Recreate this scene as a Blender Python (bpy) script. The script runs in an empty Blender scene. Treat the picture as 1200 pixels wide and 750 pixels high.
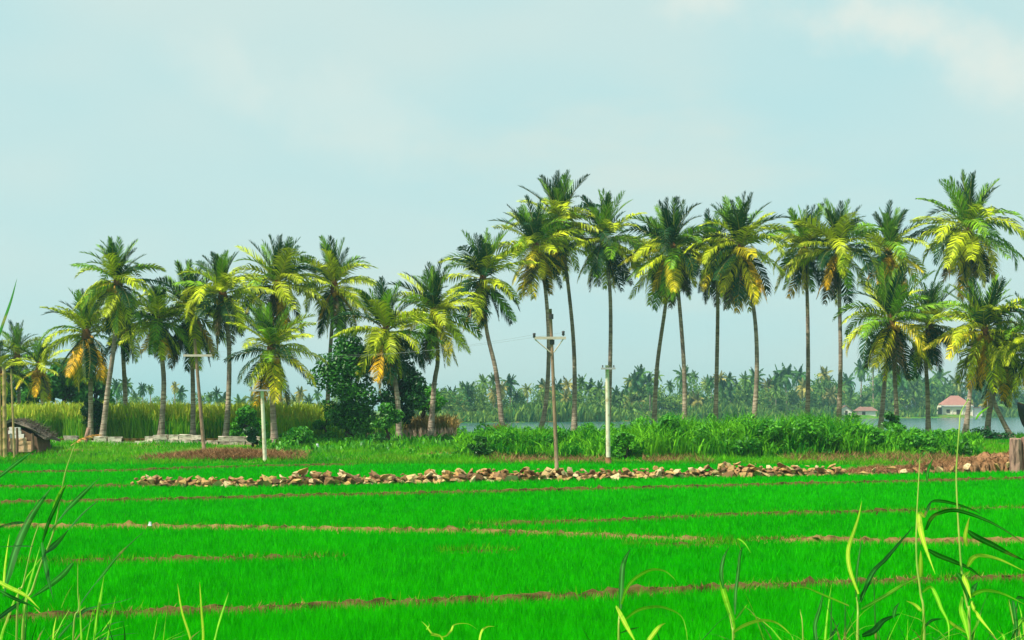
import bpy, math, random
import numpy as np

R = math.radians
SC = bpy.context.scene
COL = SC.collection
rng = np.random.default_rng(7)
random.seed(7)

# ------------------------------------------------------------------ camera
F = 1600.0          # focal length in pixels of the 1200 px wide photograph
HZ = 480.0          # pixel row of the horizon
CH = 3.0            # eye height above the paddy
cam_d = bpy.data.cameras.new("camera")
cam = bpy.data.objects.new("camera", cam_d)
COL.objects.link(cam)
cam.location = (0, 0, CH)
cam.rotation_euler = (R(90), 0, 0)
cam_d.sensor_width = 36.0
cam_d.lens = 36.0 * F / 1200.0
cam_d.shift_y = (HZ - 375.0) / 1200.0
cam_d.clip_start = 0.05
cam_d.clip_end = 9000
SC.camera = cam

# ------------------------------------------------------------------ light
SUN_EL, SUN_AZ = R(57), math.atan2(-0.68, -0.43)      # sun high on the left, behind the camera
W = bpy.data.worlds.new("World")
SC.world = W
W.use_nodes = True
nt = W.node_tree
nt.nodes.clear()
wo = nt.nodes.new("ShaderNodeOutputWorld")
bg = nt.nodes.new("ShaderNodeBackground")
bg.inputs[1].default_value = 0.0755
sky = nt.nodes.new("ShaderNodeTexSky")
sky.sky_type = 'NISHITA'
sky.sun_disc = False
sky.sun_elevation = SUN_EL
sky.sun_rotation = SUN_AZ % (2 * math.pi)
sky.dust_density = 2.0
tc = nt.nodes.new("ShaderNodeTexCoord")
from mathutils import Vector, Matrix


def wnode(t, **kw):
    n = nt.nodes.new(t)
    for k, v in kw.items():
        setattr(n, k, v)
    return n


def wmix(a, b, fac, blend='MIX'):
    m = nt.nodes.new("ShaderNodeMix")
    m.data_type = 'RGBA'
    m.blend_type = blend
    for sock, v in ((m.inputs[0], fac), (m.inputs[6], a), (m.inputs[7], b)):
        if hasattr(v, 'links'):
            nt.links.new(v, sock)
        elif isinstance(v, (int, float)):
            sock.default_value = v
        else:
            sock.default_value = (*v, 1)
    return m.outputs[2]


def wnoise(scale, detail, sc=(1, 1, 1), loc=(0, 0, 0), lo=0.4, hi=0.7):
    mp = nt.nodes.new("ShaderNodeMapping")
    mp.inputs['Scale'].default_value = sc
    mp.inputs['Location'].default_value = loc
    nt.links.new(tc.outputs['Generated'], mp.inputs[0])
    n = nt.nodes.new("ShaderNodeTexNoise")
    n.inputs['Scale'].default_value = scale
    n.inputs['Detail'].default_value = detail
    n.inputs['Roughness'].default_value = 0.55
    nt.links.new(mp.outputs[0], n.inputs[0])
    r = nt.nodes.new("ShaderNodeMapRange")
    r.interpolation_type = 'SMOOTHSTEP'
    r.inputs[1].default_value = lo
    r.inputs[2].default_value = hi
    nt.links.new(n.outputs[0], r.inputs[0])
    return r.outputs[0]


# a thin veil of pale tropical haze over the blue, with soft broken cloud in it
veil = wmix((5.3, 8.3, 8.4), (6.9, 8.6, 8.15), wnoise(1.9, 3, (1, 1, 2.2), (3.1, 0, .4), .35, .68))
veil = wmix(veil, (7.3, 8.6, 7.9), wnoise(3.0, 6, (1, 1, 3.0), (-1.26, .6, 4.3), .50, .85))


def cloud(px, py, rx, rz, tilt, strength, seed):
    # one soft broken cloud bank in the direction of a point of the sky
    d = Vector(((px - 600) / F, 1.0, (HZ - py) / F)).normalized()
    sub = nt.nodes.new("ShaderNodeVectorMath"); sub.operation = 'SUBTRACT'
    nt.links.new(tc.outputs['Generated'], sub.inputs[0])
    sub.inputs[1].default_value = d
    mp = nt.nodes.new("ShaderNodeMapping"); mp.vector_type = 'TEXTURE'
    mp.inputs['Rotation'].default_value = (0, tilt, 0)
    mp.inputs['Scale'].default_value = (rx, .6, rz)
    nt.links.new(sub.outputs[0], mp.inputs[0])
    ln = nt.nodes.new("ShaderNodeVectorMath"); ln.operation = 'LENGTH'
    nt.links.new(mp.outputs[0], ln.inputs[0])
    n = nt.nodes.new("ShaderNodeTexNoise")
    n.inputs['Scale'].default_value = 16
    n.inputs['Detail'].default_value = 7
    n.inputs['Roughness'].default_value = .6
    ad = nt.nodes.new("ShaderNodeVectorMath"); ad.operation = 'ADD'
    ad.inputs[1].default_value = (seed, seed * .7, 0)
    nt.links.new(tc.outputs['Generated'], ad.inputs[0])
    nt.links.new(ad.outputs[0], n.inputs[0])
    m1 = nt.nodes.new("ShaderNodeMath"); m1.operation = 'MULTIPLY_ADD'
    nt.links.new(n.outputs[0], m1.inputs[0]); m1.inputs[1].default_value = 1.7
    nt.links.new(ln.outputs[1], m1.inputs[2])
    r = nt.nodes.new("ShaderNodeMapRange"); r.interpolation_type = 'SMOOTHSTEP'
    r.inputs[1].default_value = 1.75; r.inputs[2].default_value = .85
    r.inputs[3].default_value = 0; r.inputs[4].default_value = strength
    nt.links.new(m1.outputs[0], r.inputs[0])
    return r.outputs[0]


for c_ in ((1060, 30, .10, .034, .30, .75, 3.0), (830, 0, .09, .03, .1, .6, 5.0), (420, 140, .13, .05, .35, .28, 8.0), (260, 80, .06, .035, .5, .25, 11.0), (1180, 90, .07, .035, .3, .6, 14.0)):
    veil = wmix(veil, (9.2, 9.5, 8.4), cloud(*c_))
skyc = wmix(sky.outputs[0], veil, 0.88)
nt.links.new(skyc, bg.inputs[0])
nt.links.new(bg.outputs[0], wo.inputs[0])

sun_d = bpy.data.lights.new("sun", 'SUN')
sun_d.energy = 5.0
sun_d.angle = R(0.5)
sun_d.color = (1.0, 0.93, 0.78)
sun = bpy.data.objects.new("sun", sun_d)
COL.objects.link(sun)
sv = (math.cos(SUN_EL) * math.sin(SUN_AZ), math.cos(SUN_EL) * math.cos(SUN_AZ), math.sin(SUN_EL))
sun.rotation_euler = Vector(sv).to_track_quat('Z', 'Y').to_euler()
sun.location = (-30, -20, 60)

SC.view_settings.view_transform = 'Standard'
SC.view_settings.look = 'None'
SC.view_settings.exposure = 0.42
SC.view_settings.gamma = 1.0
SC.view_settings.use_curve_mapping = False
SC.cycles.use_denoising = True
SC.cycles.max_bounces = 6
SC.cycles.volume_bounces = 0
SC.cycles.transparent_max_bounces = 4

# ------------------------------------------------------------------ helpers


def PX(px, Y):
    return (px - 600.0) * Y / F


def PZ(py, Y):
    return CH - (py - HZ) * Y / F


def gY(py, z=0.0):
    return (CH - z) * F / (py - HZ)


def smooth(a, b, t):
    t = np.clip((t - a) / (b - a), 0, 1)
    return t * t * (3 - 2 * t)


def tag(o, label=None, cat=None, group=None, kind=None):
    if label: o['label'] = label
    if cat: o['category'] = cat
    if group: o['group'] = group
    if kind: o['kind'] = kind
    return o


def link(name, me, mat=None, parent=None):
    o = bpy.data.objects.new(name, me)
    COL.objects.link(o)
    if mat is not None and me is not None and not me.materials:
        me.materials.append(mat)
    if parent is not None:
        o.parent = parent
    return o


def empty(name, loc, label=None, cat=None, group=None):
    o = bpy.data.objects.new(name, None)
    o.empty_display_size = 0.3
    COL.objects.link(o)
    o.location = loc
    return tag(o, label, cat, group)


def local(parent, pts):
    l = np.array(parent.location)
    return [tuple(np.array(p) - l) for p in pts]


class MB:
    """collects faces and links them as one mesh object"""

    def __init__(s):
        s.v, s.f, s.m, s.t = [], [], [], []

    def add(s, vs, fs, m=0, tint=0.5):
        b = len(s.v)
        s.v += [tuple(v) for v in vs]
        s.f += [tuple(i + b for i in f) for f in fs]
        s.m += [m] * len(fs)
        s.t += list(tint) if hasattr(tint, '__len__') else [tint] * len(vs)

    def box(s, c, size, rz=0.0, m=0, jit=0.0, rx=0.0):
        x, y, z = (d / 2 for d in size)
        M = Matrix.Rotation(rz, 3, 'Z') @ Matrix.Rotation(rx, 3, 'X')
        vs = []
        for k in ((-x, -y, -z), (x, -y, -z), (x, y, -z), (-x, y, -z), (-x, -y, z), (x, -y, z), (x, y, z), (-x, y, z)):
            p = M @ Vector(k)
            vs.append((c[0] + p.x + random.uniform(-jit, jit), c[1] + p.y + random.uniform(-jit, jit), c[2] + p.z + random.uniform(-jit, jit)))
        s.add(vs, [(0, 3, 2, 1), (4, 5, 6, 7), (0, 1, 5, 4), (1, 2, 6, 5), (2, 3, 7, 6), (3, 0, 4, 7)], m)

    def tube(s, pts, rad, n=8, m=0, cap=True, tint=0.5):
        pts = [Vector(p) for p in pts]
        vs, fs = [], []
        for i, p in enumerate(pts):
            t = (pts[min(i + 1, len(pts) - 1)] - pts[max(i - 1, 0)]).normalized()
            a = t.cross(Vector((0, 1, 0)) if abs(t.y) < .9 else Vector((1, 0, 0))).normalized()
            b = t.cross(a)
            r = rad[i] if hasattr(rad, '__len__') else rad
            for k in range(n):
                th = 2 * math.pi * k / n
                vs.append(p + (a * math.cos(th) + b * math.sin(th)) * r)
        for i in range(len(pts) - 1):
            for k in range(n):
                fs.append((i * n + k, i * n + (k + 1) % n, (i + 1) * n + (k + 1) % n, (i + 1) * n + k))
        if cap:
            fs.append(tuple(range(n)))
            fs.append(tuple((len(pts) - 1) * n + k for k in range(n))[::-1])
        s.add(vs, fs, m, tint)

    def mesh(s, name, smoothf=False):
        me = bpy.data.meshes.new(name)
        me.from_pydata(s.v, [], s.f)
        me.polygons.foreach_set('material_index', s.m)
        a = me.attributes.new('tint', 'FLOAT', 'POINT')
        a.data.foreach_set('value', np.array(s.t, dtype=np.float32))
        if smoothf:
            me.polygons.foreach_set('use_smooth', [True] * len(s.f))
        me.update()
        return me

    def build(s, name, mat, parent=None, smoothf=False):
        me = s.mesh(name, smoothf)
        for m in (mat if isinstance(mat, (list, tuple)) else [mat]):
            me.materials.append(m)
        return link(name, me, None, parent)


def np_mesh(name, V, tris, tint=None, mats=(), mi=None, smoothf=False):
    me = bpy.data.meshes.new(name)
    V = np.ascontiguousarray(V, dtype=np.float32)
    tris = np.ascontiguousarray(tris, dtype=np.int32)
    nf, k = tris.shape
    me.vertices.add(len(V))
    me.vertices.foreach_set('co', V.ravel())
    me.loops.add(nf * k)
    me.loops.foreach_set('vertex_index', tris.ravel())
    me.polygons.add(nf)
    me.polygons.foreach_set('loop_start', np.arange(0, nf * k, k, dtype=np.int32))
    if mi is not None:
        me.polygons.foreach_set('material_index', np.asarray(mi, dtype=np.int32))
    if smoothf:
        me.polygons.foreach_set('use_smooth', np.ones(nf, dtype=bool))
    if tint is not None:
        a = me.attributes.new('tint', 'FLOAT', 'POINT')
        a.data.foreach_set('value', np.asarray(tint, dtype=np.float32))
    for m in mats:
        me.materials.append(m)
    me.update(calc_edges=True)
    me.validate()
    return me


def blades(P, h, w, lean, az=None, face=None, droop=0.0, seg=2):
    """grass blades: arrays of N; returns verts, tris (3 per blade, 5 verts) or 1 tri per blade when seg=1"""
    n = len(P)
    az = rng.uniform(0, 2 * np.pi, n) if az is None else az
    face = rng.uniform(0, 2 * np.pi, n) if face is None else face
    ld = np.stack([np.cos(az), np.sin(az), np.zeros(n)], 1)
    wd = np.stack([np.cos(face), np.sin(face), np.zeros(n)], 1)
    up = np.array([0, 0, 1.0])
    h = h[:, None]; w = w[:, None]; lean = lean[:, None] if hasattr(lean, '__len__') else lean
    droop = droop[:, None] if hasattr(droop, '__len__') else droop
    tip = P + up * h * (1 - droop) + ld * lean * h
    if seg == 1:
        V = np.stack([P - wd * w / 2, P + wd * w / 2, tip], 1).reshape(-1, 3)
        T = np.arange(n * 3).reshape(n, 3)
        return V, T, 3
    mid = P + up * h * 0.62 + ld * lean * h * 0.34
    V = np.stack([P - wd * w / 2, P + wd * w / 2, mid - wd * w * .42, mid + wd * w * .42, tip], 1).reshape(-1, 3)
    b = (np.arange(n) * 5)[:, None]
    T = np.concatenate([b + [0, 1, 3], b + [0, 3, 2], b + [2, 3, 4]], 0)
    return V, T, 5


# ------------------------------------------------------------------ materials
M = {}


class NB:
    def __init__(s, name):
        s.mat = bpy.data.materials.new(name)
        s.mat.use_nodes = True
        s.nt = s.mat.node_tree
        s.nt.nodes.clear()
        s.out = s.n("ShaderNodeOutputMaterial")

    def n(s, t):
        return s.nt.nodes.new(t)

    def l(s, a, b):
        s.nt.links.new(a, b)

    def put(s, sock, v):
        if hasattr(v, 'links'):
            s.l(v, sock)
        elif isinstance(v, (int, float)):
            sock.default_value = v
        else:
            sock.default_value = (*v, 1) if len(v) == 3 and sock.type == 'RGBA' else v

    def mix(s, a, b, fac, blend='MIX'):
        m = s.n("ShaderNodeMix")
        m.data_type = 'RGBA'
        m.blend_type = blend
        s.put(m.inputs[0], fac); s.put(m.inputs[6], a); s.put(m.inputs[7], b)
        return m.outputs[2]

    def noise(s, scale, detail=3, lo=0.35, hi=0.65, sc=(1, 1, 1), coord='Object', rough=.55):
        t = s.n("ShaderNodeTexCoord")
        mp = s.n("ShaderNodeMapping")
        mp.inputs['Scale'].default_value = sc
        s.l(t.outputs[coord], mp.inputs[0])
        n = s.n("ShaderNodeTexNoise")
        n.inputs['Scale'].default_value = scale
        n.inputs['Detail'].default_value = detail
        n.inputs['Roughness'].default_value = rough
        s.l(mp.outputs[0], n.inputs[0])
        r = s.n("ShaderNodeMapRange")
        r.inputs[1].default_value = lo
        r.inputs[2].default_value = hi
        s.l(n.outputs[0], r.inputs[0])
        return r.outputs[0]

    def attr(s, name='tint'):
        a = s.n("ShaderNodeAttribute")
        a.attribute_name = name
        return a.outputs['Fac']

    def objcol(s):
        return s.n("ShaderNodeObjectInfo").outputs['Color']

    def bump(s, h, strength, dist=0.02):
        b = s.n("ShaderNodeBump")
        b.inputs['Strength'].default_value = strength
        b.inputs['Distance'].default_value = dist
        s.l(h, b.inputs['Height'])
        return b.outputs[0]

    def bsdf(s, col, rough=0.8, spec=0.3, normal=None, transl=0.0, tcol=None):
        p = s.n("ShaderNodeBsdfPrincipled")
        s.put(p.inputs['Base Color'], col)
        s.put(p.inputs['Roughness'], rough)
        p.inputs['Specular IOR Level'].default_value = spec
        if normal is not None:
            s.l(normal, p.inputs['Normal'])
        sh = p.outputs[0]
        if transl:
            t = s.n("ShaderNodeBsdfTranslucent")
            s.put(t.inputs[0], tcol if tcol is not None else col)
            m = s.n("ShaderNodeMixShader")
            m.inputs[0].default_value = transl
            s.l(sh, m.inputs[1]); s.l(t.outputs[0], m.inputs[2])
            sh = m.outputs[0]
        s.l(sh, s.out.inputs[0])
        return s.mat


def leaf(name, a, b, transl=.3, rough=.5, spec=.25, nscale=.5, c=None):
    k = NB(name)
    col = k.mix(a, b, k.attr())
    if c is not None:
        col = k.mix(col, c, k.noise(nscale, 2, .5, .9))
    M[name] = k.bsdf(col, rough, spec, transl=transl)


def rough_mat(name, a, b, scale, c=None, rough=.9, spec=.15, bump=.3, sc=(1, 1, 1), cscale=None):
    k = NB(name)
    n1 = k.noise(scale, 5, .3, .7, sc)
    col = k.mix(a, b, n1)
    if c is not None:
        col = k.mix(col, c, k.noise(cscale or scale * 3, 4, .5, .68, sc))
    M[name] = k.bsdf(col, rough, spec, k.bump(k.noise(scale * 4, 4, .2, .8, sc), bump))


leaf('rice', (0.0005, 0.25, 0.0003), (0.026, 0.69, 0.001), .32, .8, .0, .22, (0.006, 0.50, 0.001))
leaf('bank_grass', (0.012, 0.27, 0.004), (0.13, 0.46, 0.006), .3, .8, .0, .4, (0.20, 0.30, 0.03))
leaf('reed_green', (0.010, 0.17, 0.006), (0.20, 0.58, 0.014), .3, .6, .05, .5, (0.05, 0.28, 0.012))
leaf('cane', (0.05, 0.36, 0.010), (0.42, 0.66, 0.03), .4, .6, .15, .3, (0.06, 0.2, 0.03))
leaf('cane_tassel', (0.30, 0.48, 0.03), (0.56, 0.54, 0.06), .3, .8, .05, .3, (0.28, 0.44, 0.03))
leaf('dry_reed', (0.30, 0.18, 0.05), (0.44, 0.31, 0.10), .2, .9, .1, .6, (0.10, 0.22, 0.03))
leaf('dry_stalk', (0.24, 0.19, 0.12), (0.40, 0.30, 0.22), .1, .9, .1, .6)
leaf('brush', (0.16, 0.08, 0.035), (0.38, 0.21, 0.09), .1, .9, .1, .6, (0.14, 0.09, 0.03))
leaf('straw', (0.10, 0.065, 0.014), (0.34, 0.23, 0.07), .1, .9, .1, 1.2)
leaf('tree_leaf', (0.010, 0.09, 0.012), (0.08, 0.31, 0.02), .25, .4, .3, .5)
leaf('dark_leaf', (0.006, 0.05, 0.012), (0.02, 0.12, 0.02), .2, .4, .3, .5)
leaf('shrub_leaf', (0.015, 0.17, 0.008), (0.13, 0.46, 0.014), .3, .45, .25, .5)
leaf('far_leaf', (0.015, 0.13, 0.025), (0.26, 0.40, 0.05), .2, .6, .15, .05)

k = NB('frond')
col = k.mix(k.objcol(), (0.5, 0.5, 0.5), 0.0)
vary = k.n("ShaderNodeMapRange")
k.l(k.attr(), vary.inputs[0])
vary.inputs[3].default_value = .45
vary.inputs[4].default_value = 1.4
hs = k.n("ShaderNodeHueSaturation")
gm = k.n("ShaderNodeMapRange")
k.l(k.attr(), gm.inputs[0])
gm.inputs[1].default_value = .25
gm.inputs[2].default_value = .6
gm.inputs[3].default_value = .42
gm.inputs[4].default_value = 0
k.l(k.mix(k.objcol(), (0.05, 0.16, 0.012), gm.outputs[0]), hs.inputs['Color'])
k.l(vary.outputs[0], hs.inputs['Value'])
M['frond'] = k.bsdf(hs.outputs[0], .5, .15, transl=.18)
k = NB('rachis')
M['rachis'] = k.bsdf(k.mix(k.objcol(), (0.36, 0.30, 0.07), .6), .5, .3)
k = NB('stone_face')
cc = k.mix(k.objcol(), (0.12, 0.07, 0.035), k.noise(5, 5, .52, .72))
M['stone'] = k.bsdf(cc, .9, .15, k.bump(k.noise(14, 4, .2, .8), .5, .03))


k = NB('palm_bark')
ring = k.noise(1.0, 3, .40, .62, (1.2, 1.2, 9))
blot = k.noise(.5, 4, .40, .66)
cc = k.mix((0.52, 0.42, 0.31), (0.25, 0.18, 0.13), ring)
cc = k.mix(cc, (0.11, 0.09, 0.08), blot)
M['bark'] = k.bsdf(cc, .9, .12, k.bump(k.noise(2.0, 3, .3, .7, (1, 1, 6)), .6, .04))
rough_mat('tree_bark', (0.09, 0.06, 0.04), (0.03, 0.025, 0.02), 2.0, rough=.95)
rough_mat('fibre', (0.11, 0.05, 0.02), (0.25, 0.11, 0.04), 3.0)
rough_mat('nut', (0.42, 0.26, 0.02), (0.55, 0.24, 0.03), 2.0, rough=.5)
rough_mat('earth_dry', (0.15, 0.10, 0.03), (0.30, 0.20, 0.07), 5, (0.05, 0.034, 0.011), .95, .05, 1.0, (1, 1, 1), 2.2)
rough_mat('earth', (0.07, 0.052, 0.013), (0.15, 0.112, 0.034), 6, (0.03, 0.021, 0.006), .95, .05, 1.0, (1, 1, 1), 2.2)
rough_mat('laterite', (0.22, 0.105, 0.045), (0.36, 0.20, 0.10), 2.6, (0.08, 0.045, 0.02), .95, .05, 1.0, (1, 1, 1), 3.5)
rough_mat('white_concrete', (0.70, 0.62, 0.44), (0.78, 0.72, 0.56), 1.5, (0.5, 0.40, 0.24), .85, .2, .2)
rough_mat('pole_wood', (0.36, 0.24, 0.15), (0.27, 0.17, 0.11), 3.0, (0.15, 0.1, 0.07), .85, .2, .3, (1, 1, .3))
rough_mat('arm_metal', (0.62, 0.54, 0.44), (0.50, 0.42, 0.34), 3.0, rough=.7)
rough_mat('black_ceramic', (0.02, 0.02, 0.022), (0.05, 0.04, 0.035), 6.0, rough=.3, spec=.5)
rough_mat('cable', (0.2, 0.22, 0.22), (0.26, 0.27, 0.27), 6.0, rough=.5)
k = NB('limewash')
cc = k.mix((0.70, 0.63, 0.54), (0.20, 0.16, 0.12), k.noise(2.2, 5, .48, .66))
M['limewash'] = k.bsdf(k.mix(cc, k.objcol(), 1.0, 'MULTIPLY'), .95, .1, k.bump(k.noise(5, 4, .2, .8), .5, .04))
rough_mat('patched_wall', (0.76, 0.62, 0.44), (0.70, 0.38, 0.15), 1.3, (0.34, 0.22, 0.14), .95, .1, .4)
rough_mat('thatch', (0.10, 0.085, 0.07), (0.25, 0.20, 0.16), 3.0, (0.05, 0.04, 0.03), .95, .1, .7, (1, 4, 1))
rough_mat('post_wood', (0.22, 0.13, 0.08), (0.12, 0.075, 0.05), 3.0, rough=.9)
rough_mat('bamboo', (0.48, 0.34, 0.15), (0.36, 0.24, 0.10), 2.0, rough=.5)
rough_mat('dark_cloth', (0.02, 0.025, 0.06), (0.035, 0.04, 0.08), 2.0, rough=.9)
rough_mat('roof_tile', (0.42, 0.20, 0.165), (0.35, 0.16, 0.13), .8, rough=.85)
rough_mat('cream_wall', (0.84, 0.77, 0.60), (0.80, 0.72, 0.54), .4, rough=.9)
rough_mat('white_wall', (0.78, 0.75, 0.68), (0.66, 0.62, 0.56), .4, rough=.9)
rough_mat('grey_band', (0.42, 0.42, 0.42), (0.34, 0.34, 0.35), .5, rough=.8)
rough_mat('dark_opening', (0.05, 0.035, 0.03), (0.08, 0.05, 0.04), .8, rough=.7)
rough_mat('brown_roof', (0.28, 0.15, 0.12), (0.20, 0.11, 0.09), .8, rough=.9)
rough_mat('hull', (0.012, 0.012, 0.022), (0.025, 0.022, 0.03), 2.0, rough=.35, spec=.5)
rough_mat('stump_wood', (0.40, 0.25, 0.19), (0.26, 0.15, 0.11), 1.6, (0.10, 0.06, 0.05), .95, .1, .7, (1.5, 1.5, .35))
rough_mat('plastic_white', (0.8, 0.8, 0.82), (0.7, 0.72, 0.8), 8.0, rough=.4)
for nm, a, b in (('blade_dark', (0.002, 0.085, 0.002), (0.012, 0.16, 0.004)), ('blade_pale', (0.20, 0.46, 0.012), (0.38, 0.58, 0.03)), ('blade_mid', (0.06, 0.34, 0.006), (0.20, 0.52, 0.012))):
    k = NB(nm)
    cc = k.mix(a, b, k.noise(9, 3, .3, .7))
    pw = k.n('ShaderNodeMath'); pw.operation = 'POWER'
    k.l(k.attr(), pw.inputs[0]); pw.inputs[1].default_value = 5
    cc = k.mix(cc, tuple(min(.8, v * 1.7 + .03) for v in b), pw.outputs[0])
    cc = k.mix(cc, tuple(v * .6 for v in a), k.noise(25, 4, .58, .8))
    cc = k.mix(cc, (0.34, 0.22, 0.06), k.noise(3.5, 6, .60, .70))
    M[nm] = k.bsdf(cc, .5, .10, transl=.3)
k = NB('culm')
M['culm'] = k.bsdf(k.mix((0.16, 0.36, 0.03), (0.36, 0.44, 0.07), k.noise(6, 3, .3, .7)), .45, .35)

# ------------------------------------------------------------------ terrain


def far_shore(s):
    return np.interp(s, [-.4, -.075, .0625, .19, .375, .6], [300, 330, 372, 450, 590, 640])


def tz(x, y):
    x = np.asarray(x, float); y = np.asarray(y, float)
    emb = 1.65 * (1 - smooth(6.0, 13.5, y))                       # the bank the photographer stands on
    bank = 0.75 * smooth(74 + 1.5 * np.sin(x * .21) + np.sin(x * .53), 87, y)
    bumps = 0.06 * np.sin(x * .9 + y * .31) * smooth(76, 84, y) + .05 * np.sin(x * .37 - y * .6) * smooth(76, 84, y)
    left = np.interp(y, [124, 330, 700], [-9.0, -42, -80])
    d = np.minimum(np.minimum(y - 121, far_shore(x / np.maximum(y, 1)) - y), x - left)
    lake = -1.5 * smooth(0, 7, d)
    far = .25 * smooth(300, 420, y)
    return emb + bank + bumps + lake + far


ys = np.unique(np.concatenate([np.arange(-30, 70, 2.0), np.arange(70, 136, 1.0), np.arange(136, 680, 6.0), np.geomspace(680, 3000, 18)]))
xs1 = np.concatenate([np.arange(0, 70, 1.4), np.arange(70, 320, 6.0), np.geomspace(320, 3000, 14)])
xs = np.unique(np.concatenate([-xs1, xs1]))
GX, GY = np.meshgrid(xs, ys)
V = np.stack([GX, GY, tz(GX, GY)], 2).reshape(-1, 3)
nx, ny = len(xs), len(ys)
i0 = (np.arange(ny - 1)[:, None] * nx + np.arange(nx - 1)[None]).ravel()
Q = np.stack([i0, i0 + 1, i0 + nx + 1, i0 + nx], 1)
k = NB('ground')
geo = k.n("ShaderNodeNewGeometry")
sep = k.n("ShaderNodeSeparateXYZ")
k.l(geo.outputs['Position'], sep.inputs[0])
mr = k.n("ShaderNodeMapRange")
mr.inputs[1].default_value = 73
mr.inputs[2].default_value = 78
k.l(sep.outputs['Y'], mr.inputs[0])
paddy = k.mix((0.006, 0.16, 0.003), (0.02, 0.20, 0.004), k.noise(.5, 4, .35, .65))
turf = k.mix((0.03, 0.17, 0.010), (0.11, 0.26, 0.012), k.noise(.35, 5, .35, .65))
turf = k.mix(turf, (0.22, 0.11, 0.045), k.noise(.16, 5, .50, .62, (1, 2.2, 1)))
M['ground'] = k.bsdf(k.mix(paddy, turf, mr.outputs[0]), .95, .1, k.bump(k.noise(3, 4, .2, .8), .4, .05))
g = link('ground', np_mesh('ground', V, Q, None, [M['ground']], None, True))
tag(g, kind='structure')

# lake
k = NB('water')
t1 = k.noise(.5, 3, .2, .8, (.35, 1.0, 1))
M['water'] = k.bsdf((0.03, 0.12, 0.13), .14, .5, k.bump(t1, .25, .25))
wv = [(-80, 118, -.25), (500, 118, -.25), (700, 720, -.25), (-150, 720, -.25)]
mb = MB()
mb.add(wv, [(0, 1, 2, 3)])
tag(mb.build('lake_water', M['water']), kind='structure')

# ------------------------------------------------------------------ dykes across the paddy
DY = [  # pixel polylines of the ridge foot, width, height, grassiness
    ([(-60, 735), (0, 731), (200, 722), (430, 714), (700, 703), (960, 690), (1200, 682), (1290, 679)], 0.36, 0.17, 0.25),
    ([(-60, 594), (0, 593), (300, 586), (560, 579), (900, 571), (1200, 563), (1290, 561)], 0.40, 0.19, 0.3),
    ([(-60, 573), (0, 573), (60, 574), (170, 571)], 0.43, 0.19, 0.6),
    ([(-60, 557), (0, 556), (140, 554), (300, 548), (420, 546)], 0.43, 0.20, 0.6),
    ([(-60, 622), (0, 621), (130, 620), (300, 622), (430, 626), (560, 626), (700, 631), (770, 634), (880, 638)], 0.43, 0.17, 0.45),
    ([(888, 636), (1000, 637), (1100, 639), (1200, 638), (1290, 638)], 0.45, 0.19, 0.1),
    ([(545, 618), (700, 614), (870, 606), (1010, 604), (1200, 598), (1290, 597)], 0.36, 0.16, 0.55),
    ([(735, 642), (800, 642), (860, 641)], 0.32, 0.15, 0.8),
    ([(20, 664), (150, 661), (330, 657), (400, 656)], 0.36, 0.15, 0.75),
    ([(515, 650), (560, 649), (605, 649)], 0.36, 0.15, 0.8),
]
dyke_paths = []
straw_pts, sprout_pts = [], []
for di, (pl, w, h, grass) in enumerate(DY):
    pts = np.array([(PX(px, gY(py)), gY(py)) for px, py in pl])
    seg = np.linalg.norm(np.diff(pts, axis=0), axis=1)
    cum = np.concatenate([[0], np.cumsum(seg)])
    t = np.arange(0, cum[-1], .13)
    cx, cy = np.interp(t, cum, pts[:, 0]), np.interp(t, cum, pts[:, 1])
    cy = cy + .10 * np.sin(t * .35 + w * 9) + .05 * np.sin(t * 1.3)
    dyke_paths.append((np.stack([cx, cy], 1), w))
    dx, dy = np.gradient(cx), np.gradient(cy)
    ln = np.hypot(dx, dy)
    nxv, nyv = -dy / ln, dx / ln
    h = h * .76
    hh = h * (1 + .14 * np.sin(t * .5) * np.sin(t * .17 + 2) + .05 * np.sin(t * 2.7 + w * 50) + rng.normal(0, .12, len(t)))
    fade = np.clip(np.minimum(t / 1.2, (cum[-1] - t) / 1.2), .05, 1)
    prof = [(-.62, -.05), (-.42, .45), (-.2, .92), (.05, 1.0), (.25, .85), (.45, .4), (.62, -.05)]
    Vd = []
    for a, b in prof:
        jx = rng.normal(0, .04, len(t))
        Vd.append(np.stack([cx + nxv * (a * w + jx), cy + nyv * (a * w + jx), np.maximum(-.05, b * hh * fade * (1 + rng.normal(0, .16, len(t))))], 1))
    Vd = np.stack(Vd, 1).reshape(-1, 3)
    m_ = len(prof)
    a0 = (np.arange(len(t) - 1)[:, None] * m_ + np.arange(m_ - 1)[None]).ravel()
    o = link('paddy_dyke', np_mesh('paddy_dyke', Vd, np.stack([a0, a0 + m_, a0 + m_ + 1, a0 + 1], 1), None, [M['earth_dry' if di in (4, 5) else 'earth']]))
    tag(o, kind='structure')
    n = int(len(t) * 16)
    ii = rng.integers(0, len(t), n)
    off = rng.uniform(-.5, .5, n) * w
    p = np.stack([cx[ii] + nxv[ii] * off + rng.normal(0, .1, n), cy[ii] + nyv[ii] * off, h * .7 * (1 - np.abs(off) / w * 1.1)], 1)
    clump = (np.sin(p[:, 0] * .6 + w * 40) + np.sin(p[:, 0] * 1.9 + h * 90)) * .25 + .5
    isg = rng.uniform(0, 1, n) < grass * (.3 + clump * 1.3)
    sprout_pts.append(p[isg]); straw_pts.append(p[~isg])
straw_pts = np.concatenate(straw_pts); sprout_pts = np.concatenate(sprout_pts)
n = len(straw_pts)
V, T, kk = blades(straw_pts, rng.uniform(.03, .12, n), rng.uniform(.015, .04, n), rng.uniform(.3, 1.8, n), seg=1)
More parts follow.
